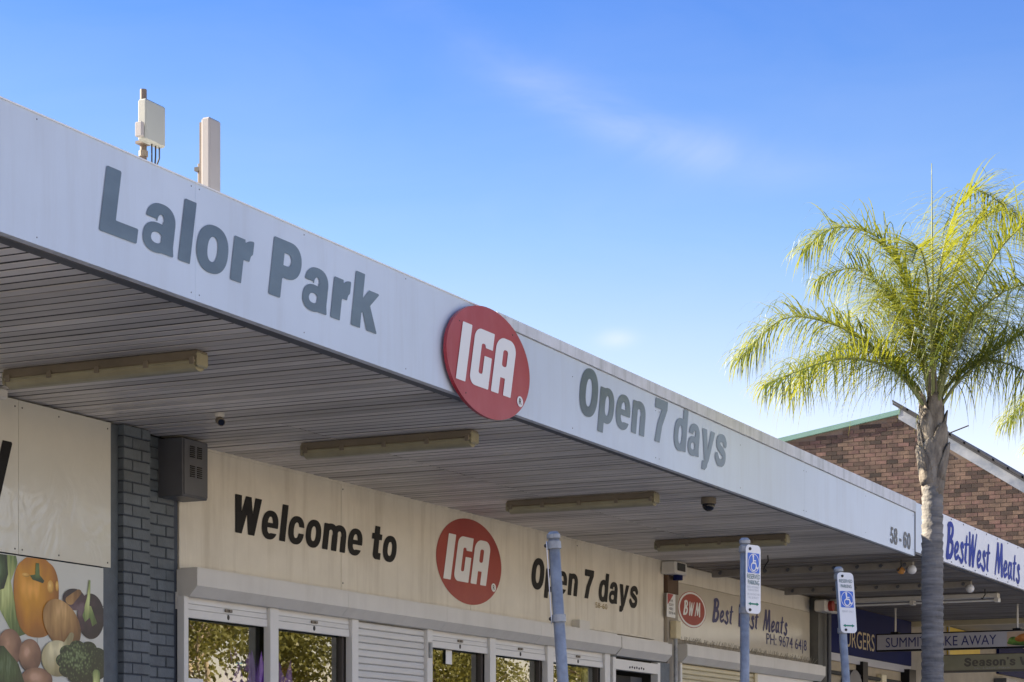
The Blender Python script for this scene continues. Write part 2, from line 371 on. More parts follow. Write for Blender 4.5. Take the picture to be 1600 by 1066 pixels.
s = 0.265
def arch(x): return U(rect(x, 0, x + s, .74), I(ring(x + .345, .42, .345, .335, .105, .16), rect(x + .1, .42, x + 1, 1)), rect(x + .425, 0, x + .69, .44))
S_pts = smooth([(.56, .56), (.46, .66), (.30, .675), (.15, .615), (.135, .50), (.25, .42), (.40, .36), (.535, .28), (.53, .14), (.39, .065), (.22, .075), (.08, .20)])
GB = {  # heavy grotesque: glyph -> (outline, width)
 'L': (U(rect(0, 0, .30, 1), rect(0, 0, .76, .235)), .76),
 'l': (rect(0, 0, s, 1), s),
 'i': (U(rect(0, 0, s, .74), rect(0, .82, s, 1)), s),
 'o': (ring(.36, .37, .36, .39, .115, .205), .72),
 'a': (U(I(ring(.335, .47, .315, .29, .07, .12), D(rect(-.1, .47, 1, 1), rect(-.1, .40, .24, .50))), rect(.385, .1, .65, .5), ring(.285, .215, .285, .235, .115, .085), poly((.40, 0), (.68, 0), (.65, .15), (.40, .2))), .68),
 'r': (U(rect(0, 0, s, .74), I(ring(.47, .36, .30, .395, .06, .165), rect(.15, .40, .475, 1))), .475),
 'P': (D(U(rect(0, 0, .30, 1), rect(0, .36, .42, 1), ell(.42, .68, .33, .32, 2.2)), U(rect(.295, .575, .40, .785), ell(.40, .68, .085, .105))), .75),
 'k': (U(rect(0, 0, s, 1), poly((.2, .27), (.2, .46), (.42, .74), (.735, .74), (.37, .33)), poly((.24, .42), (.46, .52), (.76, 0), (.455, 0))), .76),
 'O': (ring(.43, .5, .43, .52, .145, .30), .86),
 'p': (U(rect(0, -.24, s, .74), I(ring(.375, .37, .345, .39, .105, .215), rect(.1, -.1, 1, 1))), .72),
 'd': (U(rect(.455, 0, .72, 1), I(ring(.345, .37, .345, .39, .105, .215), rect(-.1, -.1, .6, 1))), .72),
 'e': (U(D(ring(.36, .37, .36, .39, .115, .225), rect(.36, .16, .9, .30)), I(rect(.1, .30, .72, .43), ell(.36, .37, .36, .39, 2.3))), .72),
 'n': (arch(0), .69),
 'm': (U(arch(0), I(ring(.77, .42, .345, .335, .105, .16), rect(.5, .42, 2, 1)), rect(.85, 0, 1.115, .44)), 1.115),
 'c': (D(ring(.36, .37, .36, .39, .115, .215), rect(.37, .30, .9, .47)), .70),
 't': (U(rect(.12, .12, .385, .96), rect(0, .57, .52, .74), I(rrect(.12, -.01, .75, .6, .16), rect(.12, -.1, .52, .19))), .52),
 'y': (U(poly((0, .74), (.28, .74), (.40, .26), (.52, .74), (.78, .74), (.50, 0), (.40, -.13), (.24, -.02)), poly((.12, -.03), (.26, -.03), (.46, .05), (.42, -.16), (.30, -.245), (.12, -.245))), .78),
 's': (I(stroke(S_pts, .20), rect(-.1, -.03, .8, .775)), .66),
 'S': ((lambda f: (lambda x, y: f(x / 1.25, y / 1.33)))(stroke(S_pts, .19)), .82),
 'W': (U(poly((0, 1), (.29, 1), (.36, .36), (.44, .0), (.17, 0)), poly((.17, 0), (.44, 0), (.70, 1), (.46, 1)), poly((.46, 1), (.70, 1), (.98, 0), (.71, 0)), poly((.71, 0), (.98, 0), (1.15, 1), (.865, 1), (.80, .36))), 1.15),
 'V': (poly((0, 1), (.29, 1), (.43, .32), (.57, 1), (.85, 1), (.56, 0), (.29, 0)), .85),
 '7': (poly((0, 1), (.68, 1), (.68, .80), (.46, .40), (.38, 0), (.10, 0), (.19, .42), (.38, .77), (0, .77)), .68),
 '5': (U(rect(.12, .82, .56, 1), poly((.10, .44), (.26, .46), (.29, 1), (.12, 1)), D(ring(.31, .31, .31, .33, .12, .17), rect(-.1, .26, .27, .46))), .62),
 '8': (U(ring(.32, .74, .29, .27, .10, .12), ring(.32, .27, .32, .29, .11, .13)), .64),
 '6': (U(ring(.32, .32, .32, .34, .11, .17), I(ring(.36, .5, .36, .52, .14, .34), D(rect(-.1, .3, .7, 1.1), rect(.36, .1, .9, .72)))), .66),
 '0': (ring(.32, .5, .32, .52, .12, .32), .64),
 '-': (rect(0, .30, .36, .47), .36),
 "'": (poly((0, 1), (.24, 1), (.24, .82), (.10, .64), (.04, .64), (.1, .78), (0, .78)), .24),
}
_stroke = stroke
def stroke(pts, w): return _stroke(pts, [q * 1.38 for q in w] if isinstance(w, (list, tuple)) else w * 1.38)
GS = {  # quick brush hand: glyph -> (outline, width)
 'B': (U(stroke([(.12, .95), (.10, .5), (.03, .02)], [.15, .13, .15]), stroke(smooth([(.06, .93), (.24, 1.0), (.38, .90), (.36, .70), (.18, .52)]), .11), stroke(smooth([(.18, .52), (.38, .46), (.40, .24), (.26, .05), (.06, .03)]), .12)), .50),
 'e': (stroke(smooth([(.06, .22), (.22, .30), (.28, .46), (.18, .52), (.07, .40), (.04, .20), (.12, .04), (.30, .14)]), .085), .34),
 's': (stroke(smooth([(.26, .48), (.20, .56), (.11, .46), (.20, .30), (.26, .14), (.16, .0), (.02, .08)]), .095), .31),
 't': (U(stroke([(.17, .82), (.12, .4), (.09, .10), (.16, .03)], [.07, .11, .10, .07]), stroke([(.02, .56), (.28, .60)], .06)), .29),
 'W': (U(stroke([(.05, .96), (.10, .03)], [.08, .12]), stroke([(.10, .03), (.31, .92)], [.10, .08]), stroke([(.31, .92), (.35, .03)], [.08, .12]), stroke([(.35, .03), (.60, 1.0)], [.10, .05])), .62),
 'M': (U(stroke([(.02, .02), (.20, .97)], [.07, .10]), stroke([(.20, .97), (.32, .12)], [.12, .10]), stroke([(.32, .12), (.52, .98)], [.09, .10]), stroke([(.52, .98), (.60, .04)], [.13, .12])), .68),
 'a': (U(stroke(smooth([(.28, .48), (.14, .52), (.05, .30), (.09, .06), (.20, .10), (.28, .34)]), .085), stroke([(.30, .52), (.27, .16), (.36, .04)], [.09, .09, .07])), .39),
}
stroke = _stroke
def set_text(body, G, X0, X1, zb, cap, Y, m, parent, shear=0.19, gap=.10, space=.36, res=0.02, name='letter', axis='x'):
    """one flat letter object per character, spread from X0 to X1 along the wall"""
    adv = []; x = 0
    for ch in body:
        if ch == ' ': x += space; continue
        adv.append((ch, x)); x += G[ch][1] + gap
    k = (X1 - X0) / (x - gap); out = []
    for ch, ox in adv:
        def mp_(u, v, ox=ox):
            a = X0 + (ox + u) * k + shear * v * cap; z = zb + v * cap
            return (a, Y, z) if axis == 'x' else (Y, -a, z)
        out.append(link_mesh(name, sdf_mesh(name, G[ch][0], (-.08, -.32, G[ch][1] + .12, 1.1), res, mp_), m, parent))
    return out
def flat(name, fn, bb, h, Y, m, parent, mp_=None):
    return link_mesh(name, sdf_mesh(name, fn, bb, h, mp_ or (lambda u, v: (u, Y, v))), m, parent)
def plain_text(body, m, parent, mapf, width, height, name='lettering', split=False):
    """thin regular lettering (built-in face) fitted to width x height, mapped by mapf(u, v)"""
    c = bpy.data.curves.new('t', 'FONT'); c.body = body; c.resolution_u = 3
    o = bpy.data.objects.new('t', c); COL.objects.link(o); dg = bpy.context.evaluated_depsgraph_get()
    me = bpy.data.meshes.new_from_object(o.evaluated_get(dg)); bpy.data.objects.remove(o); me.name = name
    xs = [v.co.x for v in me.vertices]; ys = [v.co.y for v in me.vertices]
    for v in me.vertices:
        v.co = mapf((v.co.x - min(xs)) / (max(xs) - min(xs)) * width, (v.co.y - min(ys)) / (max(ys) - min(ys)) * height)
    me.materials.clear()
    if not split:
        o = link_mesh(name, me, m, parent)
        if len(body) > 1: o['kind'] = 'stuff'      # letters a pixel or two high
        return o
    par = list(range(len(me.vertices)))            # larger lettering: one object per letter
    def find(a):
        while par[a] != a: par[a] = par[par[a]]; a = par[a]
        return a
    for p in me.polygons:
        for v in p.vertices[1:]: par[find(v)] = find(p.vertices[0])
    isl = {}
    for p in me.polygons: isl.setdefault(find(p.vertices[0]), []).append(tuple(p.vertices))
    for fs in isl.values():
        ids = sorted({v for f in fs for v in f}); k = {v: i for i, v in enumerate(ids)}
        m2 = bpy.data.meshes.new('letter'); m2.from_pydata([me.vertices[v].co[:] for v in ids], [], [[k[v] for v in f] for f in fs]); link_mesh('letter', m2, m, parent)

# ------------------------------------------------------------------ ground
def struct(name, bm, m): return tag(part(name, bm, m), kind='structure')
struct('ground', nbox(-900, 1200, -900, 900, -0.40, -0.30), mat('dry_grass', (0.20, 0.17, 0.08), 0.9, var=0.4, vscale=0.3))
struct('road', nbox(-60, 220, -7.5, 3.9, -0.29, -0.15), mat('light_bounce_roadway', (0.40, 0.38, 0.34), 0.9, var=0.2, vscale=1.2, bump=0.1))  # unseen road, its pale tone added to bounce light up under the awning
struct('footpath', nbox(-20, 90, 4.05, 10.0, -0.29, 0.0), M_conc)
struct('kerb', nbox(-20, 90, 3.9, 4.046, -0.29, -0.004, bev=0.02), M_conc)
struct('far_footpath', nbox(-60, 220, -10, -7.6, -0.29, -0.02), M_conc)

# ------------------------------------------------------------------ shop building
WY = 10.10
shop = thing('shop_building', 'cream panelled shop front with shuttered windows under the long white awning', 'shop', (14.0, 10.1, 0))
# body: back, ends and roof
bm = bmesh.new(); box(bm, 2, 25.08, 10.45, 10.6, 3.05, 4.2); part('upper_wall', bm, M_wallin, shop)
part('roof', nbox(2, 25.5, 7.2, 22, 4.22, 4.32), M_roof, shop)
part('back_wall', nbox(2, 25.08, 21.8, 22, 0, 4.2), M_wallin, shop)
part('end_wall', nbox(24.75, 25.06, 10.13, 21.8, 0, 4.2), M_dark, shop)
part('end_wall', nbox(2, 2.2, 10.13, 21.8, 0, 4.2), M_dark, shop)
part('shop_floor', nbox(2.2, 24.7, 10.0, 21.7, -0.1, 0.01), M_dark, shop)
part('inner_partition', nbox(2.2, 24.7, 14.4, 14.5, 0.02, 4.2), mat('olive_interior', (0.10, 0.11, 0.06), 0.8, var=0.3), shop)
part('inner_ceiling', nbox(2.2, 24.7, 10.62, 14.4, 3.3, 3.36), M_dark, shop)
# cream sheets over the windows
seams = [14.70, 17.261, 19.842, 22.442, 25.06]
for a, b in zip(seams, seams[1:]):
    part('wall_panel', nbox(a + .004, b - .004, WY, WY + .03, 3.02, 4.075), M_cream, shop)
part('panel_backing', nbox(14.69, 25.06, WY + .032, WY + .06, 2.8, 4.075), M_gap, shop)
part('top_trim', nbox(14.70, 25.06, WY - .012, WY - .001, 4.045, 4.075), M_cream, shop)
for a in seams[1:4]:
    bm = bmesh.new()
    for z in (4.0, 3.6, 3.15):
        ball(bm, (a + .03, WY - .001, z), .008, (1, .5, 1), 8)
    tag(part('screw', bm, M_bolt, shop), kind='stuff')
set_text('Welcome to', GB, 15.45, 18.27, 3.425, .322, WY - .004, M_black, shop)
set_text('Open 7 days', GB, 21.25, 24.20, 3.430, .330, WY - .004, M_black, shop)
plain_text('58-60', mat('brass_digits', (0.30, 0.21, 0.06), 0.4), shop, lambda u, v: (22.97 + u, WY - .005, 3.345 + v), .34, .062)

def logo_glyphs():
    Ig = rect(0, 0, .26, 1)
    Gg = D(rrect(.36, 0, .86, 1, .16), rect(.60, .66, 1, .74), rrect(.575, .22, .66, .74, .03), rect(.60, .22, .70, .36), rect(.72, .60, 1, .74))
    Gg = U(D(rrect(.36, 0, .90, 1, .17), rrect(.58, .23, .69, .76, .04), rect(.60, .56, 1.0, .70)), rect(.70, 0, .90, .12), rect(.76, .86, .90, 1))
    Ag = D(U(rrect(.98, .3, 1.56, 1, .22), rect(.98, 0, 1.56, .6)), rrect(1.20, .50, 1.335, .80, .05), rect(1.20, -.1, 1.335, .30))
    return Ig, Gg, Ag
def logo(cx, cz, rx, rz, Y, parent, mdisc, thick=0.0):
    """red oval with three slanted capitals and a small ringed R"""
    if thick:
        bm = bmesh.new(); n = 72
        f = [bm.verts.new((cx + rx * math.cos(2 * math.pi * k / n), Y, cz + rz * math.sin(2 * math.pi * k / n))) for k in range(n)]
        b = [bm.verts.new((v.co.x, Y + thick, v.co.z)) for v in f]
        bm.faces.new(f); bm.faces.new(b[::-1])
        for k in range(n): bm.faces.new((f[k], b[k], b[(k + 1) % n], f[(k + 1) % n]))
        bmesh.ops.recalc_face_normals(bm, faces=bm.faces[:]); part('disc', bm, mdisc, parent)
    else:
        flat('logo_disc', ell(cx, cz, rx, rz), (cx - rx - .05, cz - rz - .05, cx + rx + .05, cz + rz + .05), .02, Y, mdisc, parent)
    W, H = rx * 1.30, rz * 1.06
    k = W / 1.56; sh = .22
    def mp_(u, v): return (cx - W * .5 - rx * .07 + u * k + sh * (v - .5) * H * 1.2, Y - .004, cz - H * .47 + v * H)
    for g, bb in zip(logo_glyphs(), ((-.02, -.02, .3, 1.02), (.33, -.02, .95, 1.02), (.95, -.02, 1.6, 1.02))):
        link_mesh('letter', sdf_mesh('letter', g, bb, .015, mp_), M_white, parent)
    rxx, rzz = cx + rx * .74, cz - rz * .50
    flat('registered_mark', ell(rxx, rzz, rx * .075, rz * .10), (rxx - .1, rzz - .1, rxx + .1, rzz + .1), .006, Y - .004, M_white, parent)
    plain_text('R', M_black, parent, lambda u, v: (rxx - rx * .03 + u, Y - .007, rzz - rz * .055 + v), rx * .06, rz * .11, 'registered_letter')
logo(19.82, 3.575, .725, .432, WY - .003, shop, M_redmat)

# shutter boxes
def shutter_box(x0, x1, zt, parent, name='shutter_box', seams_=()):
    prof = [(WY - .003, zt), (9.90, zt), (9.90, zt - .135), (9.975, zt - .215), (WY - .003, zt - .215)]
    cuts = [x0, *seams_, x1]
    b = None
    for a, c in zip(cuts, cuts[1:]):
        b = part(name, prism_x(bmesh.new(), prof, a + .0015, c - .0015), M_box, parent)
    part('box_lip', nbox(x0 + .05, x1 - .05, 9.93, WY - .004, zt + .001, zt + .016), M_box, parent)
    return b
shutter_box(14.66, 23.27, 3.04, shop, seams_=(17.05, 18.95, 21.1))
shutter_box(23.29, 24.83, 3.03, shop)
part('ledge', nbox(22.6, 24.6, 10.02, WY - .004, 3.075, 3.10), M_cream, shop)
part('cover_box', nbox(22.32, 22.6, 10.0, WY - .004, 3.057, 3.16), M_box, shop)

# glazing row
FY0, FY1 = 10.02, 10.09
def post(x0, x1, m=M_frame, z1=2.83): part('mullion', nbox(x0, x1, FY0, FY1, 0.0, z1, bev=.004), m, shop)
for a, b in ((14.655, 14.717), (15.94, 16.072), (17.325, 17.441), (18.775, 18.881), (20.133, 20.265), (21.524, 21.672), (23.079, 23.226)): post(a, b)
part('head_rail', nbox(14.655, 23.226, FY1 + .002, FY1 + .05, 2.725, 2.86), M_frame, shop)
def window(x0, x1):
    w = part('window', nbox(x0, x1, 10.115, 10.16, 0.55, 0.62), M_frame, shop)
    g = bmesh.new(); box(g, x0, x1, 10.130, 10.136, 0.62, 2.74); part('pane', g, M_glass, w)
    if x0 > 15: part('frame', nbox(x1 - .05, x1 - .002, 10.10, 10.15, 0.62, 2.70), mat('dark_bronze_frame', (0.06, 0.05, 0.045), 0.4), w)
    part('stall_riser', nbox(x0, x1, 10.12, 10.2, 0.0, 0.55), M_brickblue, w)
    # raised roller shutter: last slats below the box, with latch and lock
    r = part('raised_shutter', nbox(x0 + .004, x1 - .004, 10.055, 10.075, 2.775, 2.84), M_frame, shop)
    part('slat', nbox(x0 + .004, x1 - .004, 10.052, 10.072, 2.728, 2.773, bev=.004), M_slat, r)
    part('bottom_bar', nbox(x0 + .004, x1 - .004, 10.046, 10.074, 2.66, 2.726, bev=.004), M_frame, r)
    xm = (x0 + x1) / 2
    bm = nbox(xm - .05, xm + .05, 10.034, 10.05, 2.742, 2.766, bev=.003); box(bm, xm - .012, xm + .012, 10.022, 10.034, 2.746, 2.760); part('latch', bm, M_batten, r)
    ball_ = ball(bmesh.new(), (xm, 10.045, 2.700), .016, (1, .6, 1.4), 8); part('lock', ball_, M_bolt, r)
for a, b in ((14.717, 15.94), (16.072, 17.325), (18.881, 20.133), (20.265, 21.524), (21.672, 23.079)): window(a, b)
# closed roller shutter of white slats
rs = part('roller_shutter', nbox(17.441, 18.775, 10.075, 10.088, 0.0, 2.82), M_gap, shop)
sl = prism_x(bmesh.new(), [(10.072, 0), (10.058, .008), (10.055, .032), (10.060, .056), (10.072, .062)], 17.445, 18.771)
sme = bpy.data.meshes.new('slat'); sl.to_mesh(sme); sl.free(); sme.materials.append(M_slat)
for k in range(44):
    o = bpy.data.objects.new('slat', sme); COL.objects.link(o); place(o, rs, (0, 0, 2.755 - .064 * k))
part('lock_plate', nbox(18.79, 18.83, 9.995, 10.018, 2.55, 2.70, bev=.003), M_galv, shop)
# paper notices and things behind the glass
part('notice', nbox(19.33, 19.46, 10.112, 10.114, 2.52, 2.66), M_white, shop)
part('notice', nbox(14.74, 15.06, 10.112, 10.114, 2.02, 2.18), M_white, shop)
part('inner_column', nbox(22.78, 22.93, 10.25, 10.4, 0.0, 3.2), M_brown, shop)
part('inner_column', nbox(22.94, 23.06, 10.22, 10.3, 0.0, 3.2), M_creamslat, shop)
part('curtain_rail', nbox(14.8, 23.0, 10.55, 10.60, 2.95, 3.2), M_dark, shop)
# door bay
dr = part('door_frame', nbox(23.26, 23.34, 10.0, 10.09, 0, 2.80), M_frame, shop)
part('jamb', nbox(24.62, 24.70, 10.0, 10.09, 0, 2.80), M_frame, dr)
part('head', nbox(23.34, 24.62, 10.0, 10.09, 2.66, 2.78), M_frame, dr)
part('door_leaf', nbox(24.25, 24.60, 10.2, 10.24, 0.02, 2.62), M_meter, dr)
part('door_rail', nbox(23.36, 24.25, 10.2, 10.24, 2.54, 2.62), M_black, dr)
part('inner_wall', nbox(23.36, 24.6, 11.4, 11.45, 0.02, 3.0), M_wallin, dr)
bm = bmesh.new()
for k in range(7): ball(bm, (23.75 + .07 * k, 9.997, 2.70 + .006 * (k % 2)), .014, (1, .5, 1), 8)
tag(part('rivet', bm, M_bolt, dr), kind='stuff')
part('blue_pier', nbox(24.73, 25.05, 10.02, 10.128, 0, 2.81), M_brickblue, shop)

# painted brick pier on the left, bricks laid one by one
pier = part('brick_pier', nbox(13.765, 14.085, 9.965, 10.3, 0, 4.06), M_mortarblue, shop)
rec = part('recessed_brickwork', nbox(14.10, 14.685, 10.105, 10.3, 0, 4.06), M_mortarblue, shop)
def brick_mesh(w):
    b = nbox(0, w, 0, .06, 0, .076, bev=.004); me = bpy.data.meshes.new('brick'); b.to_mesh(me); b.free(); me.materials.append(M_brickblue); return me
bm_a, bm_b, bm_c = brick_mesh(.225), brick_mesh(.107), brick_mesh(.165)
def brick_side():
    b = nbox(0, .06, 0, .11, 0, .076, bev=.004); me = bpy.data.meshes.new('brick'); b.to_mesh(me); b.free(); me.materials.append(M_brickblue); return me
bm_s = brick_side()
def lay(me, parent, p):
    o = bpy.data.objects.new('brick', me); COL.objects.link(o); place(o, parent, (p[0] + rnd.uniform(-.002, .002), p[1] + rnd.uniform(-.003, .003), p[2]))
for k in range(47):
    z = 4.06 - .0862 * (k + 1) + .004
    row = ((bm_a, .0), (bm_b, .236)) if k % 2 == 0 else ((bm_b, .0), (bm_a, .118))
    for me, dx in row: lay(me, pier, (13.753 + dx, 9.952, z))
    row = ((bm_a, .0), (bm_a, .236)) if k % 2 else ((bm_b, .0), (bm_a, .118), (bm_b, .354))
    for me, dx in row: lay(me, rec, (14.16 + dx, 10.092, z))
part('corner_pipe', tube(bmesh.new(), [(14.115, 10.03, 0), (14.115, 10.03, 4.05)], .03), M_edge, shop)
# side wall behind the billboard sheets
part('side_wall', nbox(2.0, 13.76, 10.04, 10.13, 0, 4.06), M_mortarblue, shop)

# ------------------------------------------------------------------ white billboard sheets and vegetable posters
bb = thing('white_billboard', 'glossy white upper billboard sheets with one black letter stroke left of the brick pier', 'billboard', (12.6, 10.0, 2.95))
for a, b in ((9.6, 12.538), (12.542, 13.63)):
    part('sheet', nbox(a, b, 9.985, 10.0, 2.955, 4.05), M_gloss, bb)
bm = bmesh.new()
for x in (12.50, 12.58, 13.0, 13.59):
    for z in (2.99, 4.0): ball(bm, (x, 9.984, z), .007, (1, .5, 1), 8)
tag(part('screw', bm, M_bolt, bb), kind='stuff')
flat('letter', poly((12.36, 3.74), (12.47, 3.74), (12.22, 3.0), (12.11, 3.0)), (12.0, 2.96, 12.6, 3.8), .012, 9.981, M_black, bb)
po = thing('vegetable_poster', 'poster sheets printed with capsicum, onions, eggplant and broccoli beside the blue brick pier', 'poster', (12.9, 10.0, 0.8))
PZ = lambda u, w: (12.355 + u * .00747, 2.943 + .018 * u / 168 - w * .0047)
M_print = mat('printed_sheet', (0.62, 0.63, 0.58), 0.3, var=0.04)
part('sheet', nbox(12.0, 12.757, 9.992, 10.008, 0.8, 2.945), M_print, po)
part('sheet', nbox(12.763, 13.547, 9.992, 10.008, 2.661, 2.945), M_print, po)
part('sheet', nbox(12.763, 13.547, 9.992, 10.008, 0.8, 2.655), M_print, po)
def printmat(name, c1, c2, scale=14.0, stretch=(1, 1, 1), cell=0.0):
    """picture of a rounded vegetable: tones of the print run from a pale spot to a dark rim, with grain"""
    m = bpy.data.materials.new(name); m.use_nodes = True; n = m.node_tree.nodes; l = m.node_tree.links; b = n['Principled BSDF']; b.inputs['Roughness'].default_value = .3
    t = n.new('ShaderNodeTexCoord'); mp_ = n.new('ShaderNodeMapping'); mp_.inputs['Location'].default_value = (-.40, 0, -.60); mp_.inputs['Scale'].default_value = (1, 0, 1)
    l.new(t.outputs['Generated'], mp_.inputs[0]); ln = n.new('ShaderNodeVectorMath'); ln.operation = 'LENGTH'; l.new(mp_.outputs[0], ln.inputs[0])
    g = n.new('ShaderNodeNewGeometry'); m2 = n.new('ShaderNodeMapping'); m2.inputs['Scale'].default_value = stretch; l.new(g.outputs['Position'], m2.inputs[0])
    tx = n.new('ShaderNodeTexVoronoi' if cell else 'ShaderNodeTexNoise'); tx.inputs['Scale'].default_value = scale; l.new(m2.outputs[0], tx.inputs['Vector'])
    ma = n.new('ShaderNodeMath'); ma.operation = 'MULTIPLY_ADD'; l.new(tx.outputs['Distance' if cell else 'Fac'], ma.inputs[0]); ma.inputs[1].default_value = cell or .7; 
    l.new(ln.outputs['Value'], ma.inputs[2])
    r = n.new('ShaderNodeValToRGB'); l.new(ma.outputs[0], r.inputs[0]); e = r.color_ramp.elements
    e[0].position = .36; e[0].color = (*[min(1, c * 1.35 + .06) for c in c1], 1); e[1].position = 1.02; e[1].color = (*[c * .6 for c in c2], 1)
    q = e.new(.52); q.color = (*c1, 1); q = e.new(.82); q.color = (*c2, 1)
    l.new(r.outputs[0], b.inputs['Base Color']); return m
P_or = printmat('print_orange', (0.66, 0.29, 0.012), (0.42, 0.15, 0.01), 5, (1.5, 1, .6)); P_gr = printmat('print_green', (0.12, 0.20, 0.05), (0.03, 0.07, 0.02), 16)
P_lk = printmat('print_leek', (0.44, 0.50, 0.18), (0.14, 0.22, 0.06), 9, (4, 1, .5)); P_on = printmat('print_onion', (0.50, 0.29, 0.10), (0.27, 0.13, 0.04), 8, (2, 1, .5))
P_eg = printmat('print_eggplant', (0.075, 0.03, 0.05), (0.018, 0.01, 0.02), 9); P_wo = printmat('print_white_onion', (0.62, 0.56, 0.33), (0.42, 0.36, 0.18), 7, (2, 1, .6))
P_br = printmat('print_broccoli', (0.095, 0.15, 0.05), (0.014, 0.035, 0.014), 42, cell=.9); P_pt = printmat('print_potato', (0.40, 0.22, 0.13), (0.22, 0.11, 0.07), 7)
P_hi = printmat('print_pale_orange', (0.80, 0.48, 0.12), (0.70, 0.36, 0.05), 9); P_dk = printmat('print_leaf', (0.05, 0.10, 0.03), (0.015, 0.035, 0.012), 12, (3, 1, .6))
layer = [0]
def veg(name, fn, bbx, m, h=.7):
    layer[0] += 1; y = 9.990 - .0006 * layer[0]
    def mp_(u, v): a, b = PZ(u, -v); return (a, y, b)
    # keep the print inside the sheets
    f = I(fn, rect(-20, -400, 158.5, -1.0))
    return flat(name, f, bbx, h, 0, m, po, mp_)
veg('leek_print', poly((-15, 0), (22, -1), (24, -12), (14, -40), (20, -70), (36, -118), (20, -125), (-15, -60)), (-16, -130, 40, 1), P_lk)
veg('leek_print', poly((-15, 2), (8, 1), (10, -30), (4, -52), (-15, -60)), (-16, -64, 14, 1), P_dk)
veg('capsicum_print', U(ell(42, -50, 24, 46, 2.4), ell(64, -50, 23, 46, 2.4), ell(52, -60, 32, 62, 2.6)), (14, -126, 92, 0), P_or)
for g_ in (ell(74, -42, 5, 10), ell(84, -40, 2.5, 8), ell(36, -28, 6, 3)): veg('capsicum_highlight_print', g_, (26, -56, 90, -20), P_hi, .5)
veg('capsicum_stem_print', U(poly((51, -8), (56, -8), (57, -26), (64, -34), (62, -38), (46, -34), (42, -28), (50, -26))), (38, -42, 68, -6), P_gr, .5)
veg('eggplant_print', U(ell(111, -58, 18, 17), ell(138, -82, 22, 36)), (90, -122, 164, -38), P_eg)
veg('eggplant_stem_print', U(stroke([(136, -26), (134, -52), (131, -70)], [2.5, 5, 8]), poly((124, -82), (130, -64), (138, -66), (148, -92), (140, -98), (136, -84), (128, -92))), (120, -100, 152, -22), P_lk, .5)
veg('onion_print', U((lambda f: (lambda x, y: f(x * .9 + y * .42, -x * .42 + y * .9)))(ell(41, -127, 27, 40)), stroke([(104, -60), (118, -46)], [14, 9])), (56, -146, 128, -36), P_on)
veg('potato_print', ell(12, -140, 18, 28), (-8, -170, 32, -110), P_pt)
veg('potato_print', ell(42, -150, 17, 25), (22, -178, 62, -122), P_pt)
veg('potato_print', ell(52, -186, 24, 18), (26, -206, 78, -166), P_pt)
veg('white_onion_print', U(ell(84, -152, 25, 28), stroke([(100, -128), (106, -114)], [12, 8])), (56, -182, 114, -106), P_wo)
bro = [ell(124 + 30 * math.cos(a), -156 + 24 * math.sin(a), 13, 11) for a in np.linspace(0, 6.2, 11)]
veg('broccoli_print', U(ell(124, -158, 34, 28), *bro), (76, -206, 162, -116), P_br, .8)
veg('broccoli_print', stroke([(146, -172), (146, -215)], 12), (136, -220, 156, -162), P_lk)
veg('leaf_print', poly((-15, -140), (2, -138), (24, -164), (40, -215), (-15, -215)), (-16, -216, 44, -136), P_dk)
part('edge_strip', nbox(13.55, 13.75, 10.005, 10.035, 0, 4.05), M_brickblue, po)

# ------------------------------------------------------------------ awning
aw = thing('shop_awning', 'long white awning with grey place-name lettering over the supermarket footpath', 'awning', (14.0, 7.05, 4.05))
def zb(X): return 4.055 - (X - 8.7) * .0021
XL, XM, XR = 3.0, 14.25, 25.375
def fascia_sheet(x0, x1, zt0, zt1, y, th):
    bm = bmesh.new()
    prof = lambda X, zt: [(X, y, zb(X)), (X, y, zt), (X, y + th, zt), (X, y + th, zb(X))]
    a = [bm.verts.new(p) for p in prof(x0, zt0)]; b = [bm.verts.new(p) for p in prof(x1, zt1)]
    bm.faces.new(a); bm.faces.new(b[::-1])
    for i in range(4): bm.faces.new((a[i], b[i], b[(i + 1) % 4], a[(i + 1) % 4]))
    bmesh.ops.recalc_face_normals(bm, faces=bm.faces[:]); return bm
part('fascia_core', fascia_sheet(XL, XM, 4.712, 4.712, 7.056, .045), M_cap, aw)
part('fascia_core', fascia_sheet(XM + .003, XR, 4.644, 4.524, 7.058, .043), M_cap, aw)
for a, b in zip((XL, 6.6, 10.42, XM), (6.6, 10.42, XM, XM)):
    if b > a: fa = part('fascia', fascia_sheet(a + .0008, b - .0008, 4.716, 4.716, 7.05, .005), M_fascia, aw)
ft = lambda X: 4.648 - (X - XM) * .12 / (XR - XM)
for a, b in zip((XM + .003, 17.35, 21.3), (17.35, 21.3, XR)):
    fb = part('fascia', fascia_sheet(a + .0008, b - .0008, ft(a), ft(b), 7.052 + (.0 if a < 17 else .001), .005), M_fascia, aw)
for xs_, zt_ in (((9.0, 10.38, 10.46, 11.6, 12.9), 4.69), ((15.6, 17.31, 17.39, 19.4, 21.26, 21.34, 23.4, 25.3), 4.49)):
    for x_ in xs_:
        for z_ in (zt_, 4.09):
            tag(part('rivet', ball(bmesh.new(), (x_, 7.050, z_), .0045, (1, .5, 1), 8), M_meter, aw))
bm = bmesh.new()
prof = lambda X, z0, z1: [(X, 7.036, z0), (X, 7.036, z1), (X, 7.16, z1 + .004), (X, 7.16, z0)]
a = [bm.verts.new(p) for p in prof(XM + .003, 4.654, 4.733)]; b = [bm.verts.new(p) for p in prof(XR, 4.536, 4.662)]
bm.faces.new(a); bm.faces.new(b[::-1])
for i in range(4): bm.faces.new((a[i], b[i], b[(i + 1) % 4], a[(i + 1) % 4]))
bmesh.ops.recalc_face_normals(bm, faces=bm.faces[:]); part('cap_flashing', bm, M_cap, aw)
part('edge_bead', nbox(XL, XM, 7.044, 7.12, 4.716, 4.724), M_white, aw)
